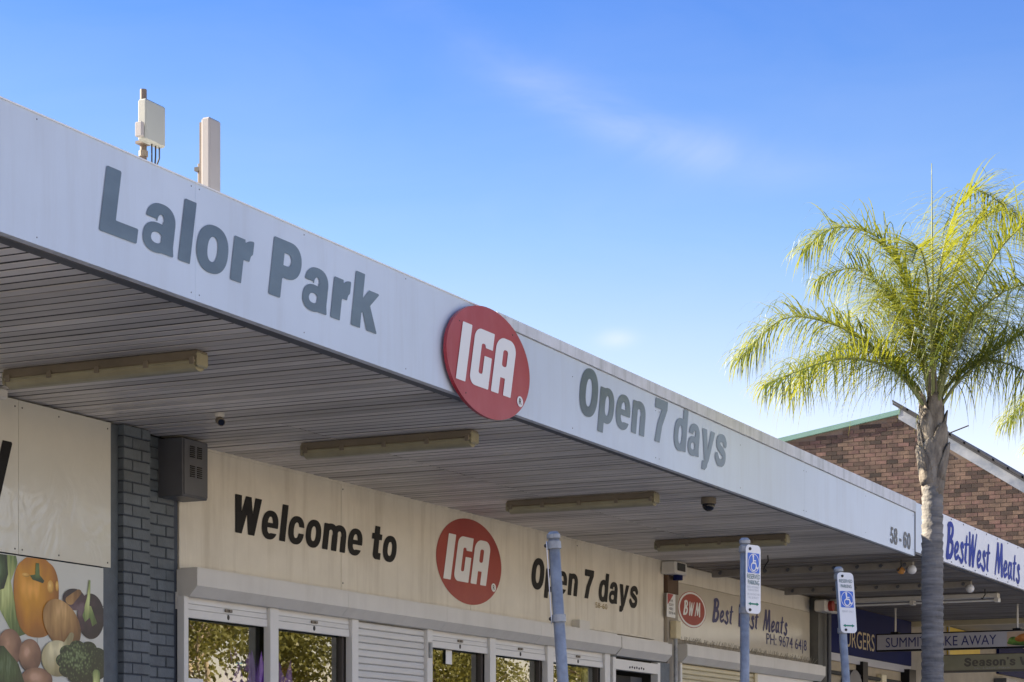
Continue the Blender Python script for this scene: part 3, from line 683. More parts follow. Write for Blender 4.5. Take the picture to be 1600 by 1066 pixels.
part('end_trim', nbox(XR + .002, XR + .02, 7.045, 7.12, 4.03, 4.66), M_edge, aw)
part('edge_angle', nbox(XL, XR, 7.102, 7.185, 4.049, 4.062), M_edge, aw)
part('soffit_backing', nbox(XL, XR, 7.10, 10.45, 4.0690, 4.11), M_jointshade, aw)  # dark sheet just above the strips, painted as the shade in their gaps
set_text('Lalor Park', GB, 9.515, 12.50, 4.245, .36, 7.046, M_grey, fa)
set_text('Open 7 days', GB, 15.70, 18.99, 4.228, .376, 7.048, M_grey, fb)
set_text('58 - 60', GB, 24.35, 25.19, 4.075, .185, 7.048, mat('grey_vinyl_small', (0.10, 0.105, 0.11), .5), fb, shear=.03, space=.3, res=.03)
# strips of the soffit: each a shallow pan with folded edges
def strip_mesh(y0, y1):
    b = prism_y(bmesh.new(), [(-.049, .010), (-.049, .003), (-.044, 0), (.044, 0), (.049, .003), (.049, .010)], y0, y1)
    me = bpy.data.meshes.new('soffit_board'); b.to_mesh(me); b.free(); me.materials.append(M_board); return me
s_full, s_out, s_in = strip_mesh(7.187, 10.095), strip_mesh(7.187, 8.895), strip_mesh(8.905, 10.095)
k = 0; x = 8.2
while x < XR - .06:
    meshes = (s_full,) if x < 14.3 else (s_out, s_in)
    for me in meshes:
        o = bpy.data.objects.new('soffit_board', me); COL.objects.link(o)
        place(o, aw, (x + rnd.uniform(-.0035, .0035), rnd.uniform(-.004, .004), 4.064 + rnd.uniform(-.002, .003)))
    x += .1285; k += 1
b_ = bmesh.new(); x = XL + .06
while x < 8.1: prism_y(b_, [(x - .055, 4.078), (x - .047, 4.064), (x + .047, 4.064), (x + .055, 4.078)], 7.187, 10.095); x += .1285
tag(part('soffit_boards', b_, M_board, aw), kind='stuff')

# red oval sign bolted on the fascia
osn = thing('oval_sign', 'large red oval sign with slanted white letters bolted on the awning edge', 'sign', (14.06, 7.0, 3.93))
logo(14.055, 4.322, .665, .392, 7.0, osn, M_red, .025)
bm = bmesh.new()
for a in range(4): ball(bm, (14.055 + .6 * math.cos(a * 1.57 + .9), 6.999, 4.322 + .345 * math.sin(a * 1.57 + .9)), .006, (1, .5, 1), 8)
tag(part('bolt', bm, M_bolt, osn), kind='stuff')
part('bracket', nbox(13.7, 14.4, 7.026, 7.034, 4.2, 4.45), M_galv, osn)

# batten lights under the soffit
def batten(x, y0, y1, label, group, first=[None]):
    L_ = y1 - y0
    if first[0] is None:
        t = thing('ceiling_light', label, 'light', (x, y0, 4.06), group)
        prof = [(x - .055, 4.058), (x - .062, 4.01), (x - .05, 3.992), (x + .05, 3.992), (x + .062, 4.01), (x + .055, 4.058)]
        part('housing', prism_y(bmesh.new(), prof, y0, y1), M_batten, t)
        d = [(x + .064 * math.cos(a), 3.99 + .058 * math.sin(a)) for a in np.linspace(math.pi, 2 * math.pi, 9)]
        part('diffuser', prism_y(bmesh.new(), d, y0 + .02, y1 - .02), M_tube, t, smooth=False)
        part('seal_rim', nbox(x - .070, x + .070, y0 + .01, y1 - .01, 3.984, 3.997, bev=.003), M_tube, t)
        for f in (.02, .25, .5, .75, .97):
            for sx in (-1, 1):
                yc = y0 + L_ * f; part('clip', nbox(x + sx * .072 - .007, x + sx * .072 + .007, yc - .018, yc + .018, 3.972, 4.02, bev=.003), M_batten, t)
        for ye in (y0 - .012, y1 - .012): part('end_cap', nbox(x - .06, x + .06, ye, ye + .03, 3.955, 4.05, bev=.012), M_tube, t)
        first[0] = t
    else:
        t = copy_tree(first[0]); t.location = (x, y0, 4.06); t['label'] = label
    return t
gl = 'batten lights under the white awning'
batten(11.68, 7.85, 9.38, 'yellowed batten light nearest the vegetable poster, under the awning soffit', gl)
batten(15.2, 7.70, 9.28, 'yellowed batten light above the words on the left of the cream wall', gl)
batten(19.12, 7.78, 9.34, 'yellowed batten light under the soffit just right of the red wall oval', gl)
batten(22.9, 7.78, 9.34, 'yellowed batten light nearest the far end of the white awning', gl)

dc = thing('dome_camera', 'small dark dome camera on the soffit near the awning edge', 'camera', (19.75, 7.5, 4.06))
part('base', tube(bmesh.new(), [(19.75, 7.5, 4.062), (19.75, 7.5, 4.005)], .072, 20), M_batten, dc)
part('dome', ball(bmesh.new(), (19.75, 7.5, 3.992), .062, (1, 1, .9), 18), M_dome, dc, True)
bc = thing('bullet_camera', 'tiny round camera on the soffit above the grey meter box', 'camera', (13.68, 9.04, 4.06))
part('mount', tube(bmesh.new(), [(13.68, 9.04, 4.062), (13.68, 9.04, 4.03)], .036, 14), M_box, bc)
part('body', tube(bmesh.new(), [(13.71, 9.065, 4.015), (13.64, 9.0, 3.985)], .030, 14), M_batten, bc)
part('lens', tube(bmesh.new(), [(13.64, 9.0, 3.985), (13.633, 8.994, 3.982)], .024, 14), M_dome, bc)
bc2 = thing('floodlight', 'small cream sensor box on the soffit at the far left edge', 'sensor', (11.9, 9.9, 4.06))
part('case', nbox(12.02, 12.2, 9.80, 9.97, 3.985, 4.058, bev=.012), M_box, bc2)

# louvred meter box on the brickwork
mb = thing('meter_box', 'dark grey louvred metal box fixed high on the blue brickwork', 'box', (14.55, 10.0, 3.58))
part('case', nbox(14.40, 14.745, 9.86, 10.098, 3.585, 4.045, bev=.006), M_meter, mb)
part('door', nbox(14.41, 14.735, 9.850, 9.858, 3.60, 4.035, bev=.003), M_meter, mb)
for cx in (14.515, 14.615):
    for cz in (3.79, 3.945):
        for j in range(6): part('louvre', nbox(cx - .03, cx + .03, 9.842, 9.849, cz - .045 + j * .016, cz - .037 + j * .016), M_black, mb)
# small items where the two shops meet
al = thing('alarm_box', 'cream alarm housing high in the corner between the two shops', 'alarm', (25.1, 9.95, 3.9))
part('case', nbox(24.94, 25.33, 9.90, 10.09, 3.90, 4.055, bev=.015), M_box, al)
part('grille', nbox(25.0, 25.25, 9.888, 9.898, 3.94, 4.035, bev=.004), M_dark, al)
part('strobe', tube(bmesh.new(), [(25.2, 9.97, 3.90), (25.2, 9.97, 3.84)], .06, 14), M_bluewall, al)
ns = thing('notice_sign', 'small white notice with a red corner on the pier between the two shops', 'sign', (25.14, 10.03, 3.38))
part('plate', nbox(25.0, 25.27, 10.03, 10.04, 3.38, 3.67, bev=.002), M_plate, ns)
flat('red_corner', poly((25.005, 3.665), (25.2, 3.665), (25.005, 3.53)), (25.0, 3.5, 25.22, 3.67), .01, 10.027, M_red, ns)
for j, (t_, w_) in enumerate((('24 HR', .12), ('SECURITY', .15), ('VIDEO', .13), ('02 96 46', .2))):
    plain_text(t_, M_black, ns, lambda u, v, j=j: (25.255 - .2 + u, 10.026, 3.57 - .05 * j + v), w_, .03)
cb = thing('conduit_box', 'cream plastic junction box with a pipe running down beside the butcher sign', 'conduit', (25.2, 10.0, 0))
part('box', nbox(25.13, 25.28, 9.96, 10.05, 3.12, 3.34, bev=.01), M_creamslat, cb)
part('pipe', tube(bmesh.new(), [(25.16, 9.985, 3.12), (25.16, 9.985, 0)], .025), M_galv, cb)
tp = thing('timber_pier', 'narrow brown timber pier between the two shop walls', 'pier', (25.2, 10.06, 0))
part('post', nbox(25.07, 25.42, 10.05, 10.2, 3.68, 4.06), M_brown, tp)
part('lower_post', nbox(25.07, 25.42, 10.055, 10.2, 0, 3.678), M_wallin, tp)

# ------------------------------------------------------------------ roof gear
an = thing('roof_antenna', 'pale equipment box clamped on a brown pole above the awning', 'antenna', (11.26, 8.0, 4.32))
part('pole', tube(bmesh.new(), [(11.257, 8.0, 4.32), (11.257, 8.0, 5.615)], .021, 12), M_rust, an)
part('enclosure', nbox(11.145, 11.355, 7.90, 7.965, 5.265, 5.52, bev=.01), M_antw, an)
part('bracket', nbox(11.20, 11.28, 7.966, 8.02, 5.268, 5.285), M_rust, an)
part('clamp', tube(bmesh.new(), [(11.257, 8.0, 5.20), (11.257, 8.0, 5.235)], .029, 12), M_batten, an)
part('side_unit', nbox(11.11, 11.142, 7.91, 7.96, 5.28, 5.37, bev=.005), M_antg, an)
for dx, e in ((-.01, .02), (.03, .04), (.07, .01)):
    part('cable', tube(bmesh.new(), [(11.257 + dx, 7.93, 5.27), (11.257 + dx, 7.93, 5.2), (11.257 + e, 7.95, 5.05), (11.27, 8.0, 4.6)], .0055, 6), M_cable, an)
an2 = thing('panel_antenna', 'tall grey panel antenna standing above the awning', 'antenna', (11.98, 8.0, 4.32))
part('radome', nbox(11.915, 12.05, 7.95, 8.02, 4.75, 5.625, bev=.012), M_antg, an2)
part('spine', nbox(11.93, 11.99, 8.021, 8.04, 4.7, 5.6), M_rust, an2)
part('mast', tube(bmesh.new(), [(11.99, 8.075, 4.32), (11.99, 8.075, 5.35)], .015, 10), M_rust, an2)
for z in (4.86, 5.3): part('bracket', nbox(11.96, 12.02, 8.041, 8.10, z, z + .025), M_bolt, an2)
rv = thing('roof_vent', 'low white round vent behind the awning top', 'vent', (21.9, 9.2, 4.32))
part('throat', tube(bmesh.new(), [(21.9, 9.2, 4.32), (21.9, 9.2, 4.98)], .14, 18), M_cap, rv)
part('cowl', tube(bmesh.new(), [(21.9, 9.2, 4.98), (21.9, 9.2, 5.07)], [.18, .17], 18), M_box, rv)

# ------------------------------------------------------------------ butcher shop
bu = thing('butcher_shop', 'butcher shop wall with blue script lettering and a cream roller shutter', 'shop', (28.0, 10.1, 0))
part('sign_panel', nbox(25.43, 30.73, WY, WY + .02, 3.14, 3.845), mat('glossy_cream_sheet', (0.62, 0.57, 0.47), 0.18, var=0.06), bu)
part('upper_panel', nbox(25.43, 30.73, WY + .004, WY + .024, 3.85, 4.06), M_cream, bu)
part('wall', nbox(25.43, 31.2, WY + .03, WY + .3, 2.6, 4.2), M_wallin, bu)
part('pier', nbox(30.76, 31.22, 9.98, WY + .028, 0, 4.06), mat('dull_grey_pier', (0.13, 0.13, 0.12), .7, var=.3), bu)
part('roof', nbox(25.55, 45, 7.2, 22, 4.20, 4.30), M_roof, bu)
D_ = part('logo_rim', flat('x', ell(26.01, 3.54, .49, .228), (25.4, 3.2, 26.6, 3.8), .02, WY - .003, None, None).data and bmesh.new(), M_redmat, bu)
bpy.data.objects.remove(D_); bpy.data.objects.remove(bpy.data.objects['x'])
flat('logo_rim', ell(26.01, 3.54, .49, .228), (25.4, 3.2, 26.6, 3.8), .02, WY - .003, M_redmat, bu)
flat('logo_ring', ell(26.01, 3.54, .475, .220), (25.4, 3.2, 26.6, 3.8), .02, WY - .005, M_white, bu)
flat('logo_disc', ell(26.01, 3.54, .43, .196), (25.4, 3.2, 26.6, 3.8), .02, WY - .007, M_redmat, bu)
set_text('BWM', GS, 25.70, 26.27, 3.465, .17, WY - .010, M_white, bu, shear=.15, gap=.16, res=.025)
set_text('Best West Meats', GS, 26.75, 29.70, 3.45, .285, WY - .004, M_navy2, bu, shear=.12, gap=.08, space=.42, res=.025)
plain_text('PH: 9674 64|8', M_navy2, bu, lambda u, v: (28.83 + u, WY - .004, 3.225 + v), 1.75, .20, split=True)
b_ = bmesh.new()
for j in range(230):
    x = 25.46 + j * .0225; d = rnd.uniform(-.03, .03); t = rnd.uniform(.07, .11)
    tube(b_, [(x, 10.02, 3.07), (x + d, 10.0 + rnd.uniform(-.05, .05), 3.07 + t)], .0022, 4)
sp = thing('bird_spikes', 'row of wire bird spikes on top of the butcher shutter box', 'spikes', (28, 10.02, 3.06))
part('base_strip', nbox(25.45, 30.65, 10.0, 10.04, 3.058, 3.068), M_wire, sp)
tag(part('spike_wires', b_, M_wire, sp), kind='stuff')
shutter_box(25.34, 30.86, 3.055, bu, seams_=(28.6,))
cs = part('roller_shutter', nbox(25.50, 28.18, 10.075, 10.09, 0, 2.86), M_gap, bu)
sl = prism_x(bmesh.new(), [(10.072, 0), (10.055, .010), (10.050, .030), (10.055, .052), (10.072, .060)], 25.505, 28.175)
sme = bpy.data.meshes.new('slat'); sl.to_mesh(sme); sl.free(); sme.materials.append(M_creamslat)
for k in range(46):
    o = bpy.data.objects.new('slat', sme); COL.objects.link(o); place(o, cs, (0, 0, 2.775 - .062 * k))
part('guide_rail', nbox(25.44, 25.50, 10.03, 10.09, 0, 2.84), M_frame, bu)
part('guide_rail', nbox(28.18, 28.28, 10.03, 10.09, 0, 2.84), M_creamslat, bu)
part('door_head', nbox(28.30, 30.7, 10.04, 10.09, 2.66, 2.84), M_frame, bu)
part('door_void', nbox(28.30, 30.7, 10.3, 10.35, 0, 2.9), M_dark, bu)
part('drain_pipe', tube(bmesh.new(), [(31.02, 9.9, 0), (31.02, 9.9, 3.9)], .035), M_edge, bu)

sr = thing('siren_box', 'red and cream alarm siren at the end of the butcher wall', 'alarm', (30.95, 9.9, 3.86))
part('case', nbox(30.55, 31.15, 9.80, 9.975, 3.84, 4.01, bev=.02), M_box, sr)
part('red_lens', tube(bmesh.new(), [(30.72, 9.80, 3.925), (30.72, 9.74, 3.925)], .075, 16), M_redmat, sr)
part('dark_face', nbox(30.84, 31.1, 9.79, 9.798, 3.87, 3.98), M_brown, sr)

aw2 = thing('neighbour_awning', 'weathered awning soffit and white edge beyond the house numbers', 'awning', (30, 7.1, 4.06))
part('fascia', nbox(25.40, 36.2, 7.09, 7.14, 4.09, 4.675), M_fascia, aw2)
part('edge_angle', nbox(25.40, 36.2, 7.10, 7.16, 4.068, 4.086), M_edge, aw2)
part('backing', nbox(25.40, 36.2, 7.15, 10.4, 4.0795, 4.12), M_jointshade, aw2)
s2 = strip_mesh(7.165, 10.095); x = 25.46
M_board2 = object_random(mat('weathered_soffit_strip', (0.27, 0.24, 0.215), 0.55, var=0.4, vscale=2.2, stretch=(1, .3, 1)), 0.3)
s2.materials.clear(); s2.materials.append(M_board2)
while x < 36.1:
    o = bpy.data.objects.new('soffit_board', s2); COL.objects.link(o); place(o, aw2, (x, rnd.uniform(-.003, .003), 4.072 + rnd.uniform(-.002, .004))); x += .1285

def bulb_rail(x, label):
    t = thing('bulb_rail', label, 'light rail', (x, 8.5, 4.07), 'rails with bulb holders under the neighbour awning')
    part('channel', nbox(x - .035, x + .035, 7.35, 9.97, 3.975, 4.062, bev=.004), mat('dull_rail', (0.30, 0.28, 0.25), .6, var=.3), t)
    for j in range(9):
        y = 7.45 + j * .3; part('holder', tube(bmesh.new(), [(x - .036, y, 4.03), (x - .06, y, 4.02)], .022, 10), M_meter, t)
    part('globe', ball(bmesh.new(), (x - .04, 7.36, 3.96), .058), M_bulb, t, True)
    return t
b1 = bulb_rail(26.4, 'pale rail with an amber and a clear bulb nearest the butcher sign end')
part('globe', ball(bmesh.new(), (26.38, 7.50, 3.955), .05, (1, 1, .9)), M_amber, b1, True)
bulb_rail(29.25, 'pale rail with a single white globe, the second one behind the parking sign')
fl = thing('tube_light', 'twin bare tube light with white reflector behind the parking sign', 'light', (31.2, 8.7, 4.06))
part('tray', nbox(31.12, 31.28, 7.45, 9.92, 3.995, 4.06, bev=.006), M_box, fl)
part('tube', tube(bmesh.new(), [(31.17, 7.5, 3.955), (31.17, 9.88, 3.955)], .014), M_white, fl)
for y in (7.47, 8.7, 9.9): part('lamp_holder', nbox(31.13, 31.27, y - .03, y + .03, 3.93, 3.994, bev=.006), M_box, fl)
for (x, y, label) in ((24.97, 8.73, 'short dark cable stub hanging from the soffit left of the bulb rail'), (26.2, 7.45, 'curled black cable hanging at the awning corner below the house numbers'), (30.3, 8.1, 'looped black wire hanging in front of the tube light'), (30.6, 7.5, 'thin black wire hanging below the butcher script sign')):
    w = thing('hanging_wire', label, 'wire', (x, y, 4.06))
    part('wire', tube(bmesh.new(), [(x, y, 4.07), (x + .02, y, 4.0), (x - .02, y + .03, 3.93), (x + .03, y + .06, 3.90 if y > 8 else 3.95)], .009, 6), M_cable, w)

bw = thing('script_sign', 'white signboard with blue brush script lettering on the awning edge right of the palm', 'sign', (28.8, 7.06, 4.075))
part('board', nbox(26.35, 32.6, 7.045, 7.085, 4.075, 4.655, bev=.003), mat('sign_white', (0.80, 0.81, 0.85), .4, var=.04), bw)
set_text('BestWest Meats', GS, 26.80, 30.72, 4.145, .425, 7.041, M_navy, bw, shear=.10, gap=.05, space=.42, res=.02)
b_ = bmesh.new()
for j in range(11):
    for z in (4.10, 4.63): ball(b_, (26.42 + j * .6, 7.043, z), .011, (1, .5, 1), 8)
tag(part('screw', b_, M_bolt, bw), kind='stuff')

# take-away and variety shop beyond
ta = thing('takeaway_shop', 'dim take-away shop front with a deep blue sign band beyond the butcher', 'shop', (36, 10.2, 0))
part('blue_band', nbox(31.25, 36.0, 10.06, 10.12, 3.32, 4.06), M_bluewall, ta)
plain_text('BURGERS', M_goldtxt, ta, lambda u, v: (32.1 + u, 10.055, 3.44 + v), 1.75, .27, split=True)
part('lower_band', nbox(31.25, 36.0, 10.07, 10.12, 3.2, 3.315), M_lightbox, ta)
part('wall', nbox(31.25, 33.1, 10.13, 10.3, 0, 3.25), mat('cream_render', (0.45, 0.38, 0.27), .8, var=.15), ta)
part('wall', nbox(33.4, 36.0, 10.13, 10.3, 2.3, 3.25), mat('cream_render', (0.45, 0.38, 0.27)), ta)
part('void', nbox(33.1, 36.0, 10.6, 10.7, 0, 3.2), M_dark, ta)
part('black_post', nbox(33.12, 33.38, 10.02, 10.25, 0, 3.25), M_black, ta)
part('black_post', nbox(35.6, 36.0, 9.98, 10.25, 0, 3.25), M_black, ta)
part('service_pipe', tube(bmesh.new(), [(31.3, 10.08, 3.02), (35.4, 10.08, 3.02)], .03), M_dark, ta)
part('switch_box', nbox(34.2, 34.45, 10.03, 10.125, 2.95, 3.1, bev=.01), M_creamslat, ta)
part('yellow_panel', nbox(31.3, 32.3, 10.02, 10.1, 1.9, 2.66), M_yellow, ta)
part('round_vent', tube(bmesh.new(), [(32.65, 10.12, 2.68), (32.65, 10.0, 2.68)], .42, 24), M_edge, ta)
hs_ = thing('hanging_sign', 'pale under-awning lightbox with blue capitals and a roast chicken picture', 'sign', (33.2, 8.4, 3.5))
part('case', nbox(33.2, 33.34, 7.15, 9.84, 3.40, 3.675, bev=.004), M_black, hs_)
part('face', nbox(33.192, 33.2, 7.17, 9.82, 3.425, 3.655), M_lightbox, hs_)
plain_text('SUMMIT TAKE AWAY', M_navy2, hs_, lambda u, v: (33.188, 9.68 - u, 3.46 + v), 1.72, .15, split=True)
M_chick = printmat('print_roast', (0.45, 0.16, 0.03), (0.22, 0.06, 0.01), 9); M_lett = printmat('print_lettuce', (0.14, 0.28, 0.04), (0.04, 0.10, 0.02), 20)
flat('picture', rect(7.18, 3.43, 7.80, 3.65), (7.1, 3.4, 7.9, 3.7), .02, 0, mat('print_backdrop', (.55, .42, .30), .4, var=.2), hs_, lambda u, v: (33.1895, u, v))
flat('picture_lettuce', I(U(ell(7.5, 3.48, .3, .05), ell(7.7, 3.51, .08, .06), ell(7.3, 3.50, .08, .05)), rect(7.18, 3.43, 7.80, 3.65)), (7.1, 3.4, 7.9, 3.7), .012, 0, M_lett, hs_, lambda u, v: (33.1880, u, v))
flat('picture_roast', U(ell(7.46, 3.555, .19, .068), ell(7.60, 3.535, .08, .045), stroke([(7.34, 3.54), (7.27, 3.49)], [.07, .035])), (7.1, 3.4, 7.9, 3.7), .012, 0, M_chick, hs_, lambda u, v: (33.1865, u, v))
for y in (7.66, 9.55):
    part('rod', tube(bmesh.new(), [(33.27, y, 3.675), (33.27, y, 4.07)], .016), M_box, hs_); part('rod_foot', nbox(33.21, 33.33, y - .06, y + .06, 3.676, 3.70), M_black, hs_)
vs_ = thing('variety_sign', 'faded olive under-awning sign with grey lettering behind the palm trunk', 'sign', (37, 8.7, 3.4))
part('case', nbox(37.0, 37.12, 7.2, 9.95, 3.25, 3.555, bev=.004), M_taupe, vs_)
part('face', nbox(36.99, 37.0, 7.22, 9.93, 3.285, 3.54), M_olive, vs_)
set_text("Season's Vari", GB, -9.42, -8.1, 3.35, .14, 36.985, M_taupe, vs_, shear=0, axis='y', res=.04)
plain_text("St. Lalor Park", M_lightbox, vs_, lambda u, v: (36.985, 9.25 - u, 3.30 + v), .62, .03)
for y in (7.6, 9.7): part('rod', tube(bmesh.new(), [(37.06, y, 3.555), (37.06, y, 4.2)], .014), M_box, vs_)
va = thing('variety_shop', 'pale shop front with a yellow panel and a roller door at the far end', 'shop', (40, 10.2, 0))
part('beam', nbox(36.25, 36.45, 7.1, 10.4, 4.0, 4.2), M_creamslat, va)
part('soffit', nbox(36.46, 48, 7.1, 10.4, 4.18, 4.2), mat('pale_lining', (.42, .39, .33), .7, var=.15), va)
part('wall', nbox(36.1, 48, 10.2, 10.4, 0, 4.18), M_wallin, va)
part('yellow_panel', nbox(38.8, 41.0, 10.14, 10.19, 3.55, 4.16), M_yellow, va)
part('blue_panel', nbox(42.5, 46, 10.14, 10.19, 3.5, 4.1), M_bluewall, va)
part('shutter_box', prism_x(bmesh.new(), [(10.19, 3.1), (9.9, 3.1), (9.9, 2.95), (10.0, 2.85), (10.19, 2.85)], 37.8, 42.2), M_box, va)
part('roller_door', nbox(38, 42, 10.12, 10.18, 0, 2.84), M_slat, va)
for x in (40.6, 41.7): part('orange_flag', nbox(x, x + .5, 9.86, 9.885, 2.4, 2.9), M_yellow, va)
part('grey_column', nbox(42.3, 43.2, 9.95, 10.19, 0, 3.4), M_meter, va)

# ------------------------------------------------------------------ brick gable behind
gh = thing('brick_building', 'brown brick gabled building rising behind the awning at the right', 'building', (46, 13, 0))
GX = 45.0
gp = [(19.0, 4.2), (19.0, 8.12), (12.85, 9.10), (7.9, 5.9), (7.9, 4.2)]
b_ = bmesh.new(); a = [b_.verts.new((GX + .012, y, z)) for y, z in gp]; c_ = [b_.verts.new((GX + 8, y, z)) for y, z in gp]
b_.faces.new(a); b_.faces.new(c_[::-1])
for i in range(5): b_.faces.new((a[i], c_[i], c_[(i + 1) % 5], a[(i + 1) % 5]))
bmesh.ops.recalc_face_normals(b_, faces=b_.faces[:]); part('wall_core', b_, M_mortar, gh)
part('lower_wall', nbox(GX + .02, GX + 8, 10.41, 19, 0, 4.19), M_wallin, gh)
def ztop(y): return 9.10 - (y - 12.85) * .1594 if y > 12.85 else 9.10 - (12.85 - y) * .6465
bk = bmesh.new(); row = 0; z = 4.9
BC = bk.loops.layers.color.new('tone')
while z < 9.1:
    y = 7.95 + (.12 if row % 2 else 0)
    while y < 16.6:
        w = .228
        if z + .08 < min(ztop(y), ztop(y + w)) - .02:
            n0 = len(bk.faces); box(bk, GX - rnd.uniform(.0, .006), GX + .05, y, y + w, z, z + .075)
            bk.faces.ensure_lookup_table(); tone = rnd.choice((.5, .65, .8, .85, .95, 1, 1, 1.1, 1.3))
            for f in bk.faces[n0:]:
                for lp in f.loops: lp[BC] = (tone, tone * rnd.uniform(.9, 1.02), tone, 1)
        y += .24
    z += .086; row += 1
def brick_tone():
    m = M_brick; n = m.node_tree.nodes; l = m.node_tree.links; b = n['Principled BSDF']
    at = n.new('ShaderNodeVertexColor'); at.layer_name = 'tone'
    mx = n.new('ShaderNodeMix'); mx.data_type = 'RGBA'; mx.blend_type = 'MULTIPLY'; mx.inputs[0].default_value = 1
    l.new(b.inputs['Base Color'].links[0].from_socket, mx.inputs[6]); l.new(at.outputs[0], mx.inputs[7]); l.new(mx.outputs[2], b.inputs['Base Color'])
brick_tone()
tag(part('brickwork', bk, M_brick, gh), kind='stuff')
def slope_beam(y0, z0, y1, z1, dz0, dz1, x0, x1, m, name):
    b = bmesh.new(); pr = [(y0, z0 + dz0), (y1, z1 + dz0), (y1, z1 + dz1), (y0, z0 + dz1)]
    return part(name, prism_x(b, pr, x0, x1), m, gh)
slope_beam(12.80, ztop(12.85), 19.2, ztop(19.2), 0, .10, GX - .06, GX + 8.1, M_greencap, 'metal_capping')
slope_beam(12.84, 9.10, 7.4, ztop(7.4), -.10, .17, GX - .05, GX - .012, M_barge, 'barge_board')
slope_beam(12.95, 9.17, 7.2, ztop(7.2) + .0, .13, .18, GX - .10, GX + 8.2, M_tilegrey, 'roof_deck')
for j in range(20):
    y = 12.95 - j * .30; zz = 9.10 - (12.85 - y) * .6465
    slope_beam(y, zz, y - .34, zz - .34 * .6465, .19, .235, GX - .12, GX + 8.2, M_tilegrey, 'roof_tile')
part('antenna_arm', tube(bmesh.new(), [(GX + 1.0, 12.15, 8.76), (GX + 1.0, 11.62, 8.93)], .015, 6), M_cable, gh)

# ------------------------------------------------------------------ parking signs on posts
def wheelchair(parent, mp_):
    g = U(stroke([(.45, .86), (.46, .82)], .13), stroke([(.46, .74), (.47, .50), (.66, .50), (.76, .24), (.86, .28)], [.10, .085, .08, .08, .07]), stroke([(.48, .62), (.66, .62)], .06),
          I(ring(.48, .32, .23, .23, .165, .165, 2.0), D(rect(0, 0, 1, .56), poly((.46, .34), (.44, .8), (1, .8), (.72, .34)))))
    o_ = D(ell(.5, .5, .47, .47), ell(.5, .5, .435, .435))
    link_mesh('symbol_square', sdf_mesh('symbol_square', rrect(0, 0, 1, 1, .06), (-.02, -.02, 1.02, 1.02), .03, lambda u, v: mp_(u, v, .002)), M_blue, parent)
    link_mesh('wheelchair_symbol', sdf_mesh('wheelchair_symbol', U(g, o_), (0, 0, 1, 1), .012, lambda u, v: mp_(u, v, .004)), M_white, parent)
def sign_post(x, y, ztop_, lean, sdir, w, h, label, style):
    """steel post; sdir = unit (x, y) of the plate's width axis"""
    t = thing('sign_post', label, 'sign post', (x, y, 0), 'steel sign posts along the kerb')
    lx, ly = lean
    top = Vector((x + lx, y + ly, ztop_)); base = Vector((x, y, 0)); ax = (top - base).normalized()
    part('pole', tube(bmesh.new(), [base, top], .031, 18), M_galv, t, True)
    part('cap', tube(bmesh.new(), [top - ax * .01, top + ax * .012, top + ax * .028], [.037, .037, .022], 18), M_galv, t)
    d = Vector((sdir[0], sdir[1], 0)); nrm = d.cross(ax).normalized()      # plate normal, towards the viewer
    if nrm.dot(Vector((-1, -.4, 0))) < 0: nrm = -nrm
    org = top - ax * (h + .02) + nrm * .042 - d * (w * .5) + d * style.get('shift', 0)
    def mp_(u, v, o): return tuple(org + d * u * w + ax * v * h + nrm * o)
    b = bmesh.new(); q = .035; rr = []
    for (cu, cv, a0) in ((1 - q / w, 1 - q / h, 0), (q / w, 1 - q / h, 90), (q / w, q / h, 180), (1 - q / w, q / h, 270)):
        for a in range(0, 91, 18): rr.append((cu + q / w * math.cos(R(a0 + a)), cv + q / h * math.sin(R(a0 + a))))
    f = [b.verts.new(mp_(u, v, 0)) for u, v in rr]; g = [b.verts.new(mp_(u, v, -.004)) for u, v in rr]
    b.faces.new(f); b.faces.new(g[::-1])
    for i in range(len(f)): b.faces.new((f[i], g[i], g[(i + 1) % len(f)], f[(i + 1) % len(f)]))
    bmesh.ops.recalc_face_normals(b, faces=b.faces[:]); pl = part('plate', b, M_plate, t)
    for v in (.05, .94):
        c = top - ax * (h * (1 - v) + .02)
        part('clamp', tube(bmesh.new(), [c - ax * .02, c + ax * .02], .039, 18), M_galv, t)
        part('bolt', ball(bmesh.new(), mp_(.5 - style.get('shift', 0) / w, v, .003), .011, seg=8), M_bolt, t)
    if style.get('blank'): return t
    sq = style['sq']; sh_ = w * .80 / h
    wheelchair(pl, lambda u, v, o: mp_(.10 + .80 * u, sq + sh_ * 1.05 * v, o))
    for body, vv, hh, ww, mm in style['txt']:
        plain_text(body, mm, pl, lambda u, v, vv=vv, ww=ww: mp_(.5 - ww / 2 + u, vv + v, .003), ww, hh)
    if 'arrow' in style:
        av = style['arrow']
        ar = U(rect(.28, -.016, .72, .016), poly((.14, 0), (.30, .036), (.30, -.036)), poly((.86, 0), (.70, .036), (.70, -.036)))
        link_mesh('arrow', sdf_mesh('arrow', ar, (.1, -.05, .9, .05), .008, lambda u, v: mp_(u, av + v * .75, .003)), M_greenp, pl)
    return t
vd = Vector((.915, .41)).normalized()
sign_post(10.90, 4.85, 2.665, (.0, .19), (.905, .425), .17, .45, 'leaning galvanised post with its sign plate seen edge-on, nearest the viewer', {'blank': True, 'shift': .05})
sign_post(13.98, 5.05, 2.945, (0, 0), (.95, -.31), .160, .46, 'upright post with a white and blue reserved parking plate below the last batten light',
          {'sq': .59, 'txt': (('RESERVED', .505, .07, .86, M_dkgreen), ('PARKING', .418, .07, .76, M_dkgreen), ('PEOPLE WITH DISABILITY', .37, .03, .82, M_fade), ('PARKING PERMIT', .325, .03, .74, M_fade), ('ON THIS ROAD THERE', .265, .03, .84, M_fade), ('WILL BE PENALTY', .215, .03, .7, M_fade)), 'arrow': .14, 'shift': .04})
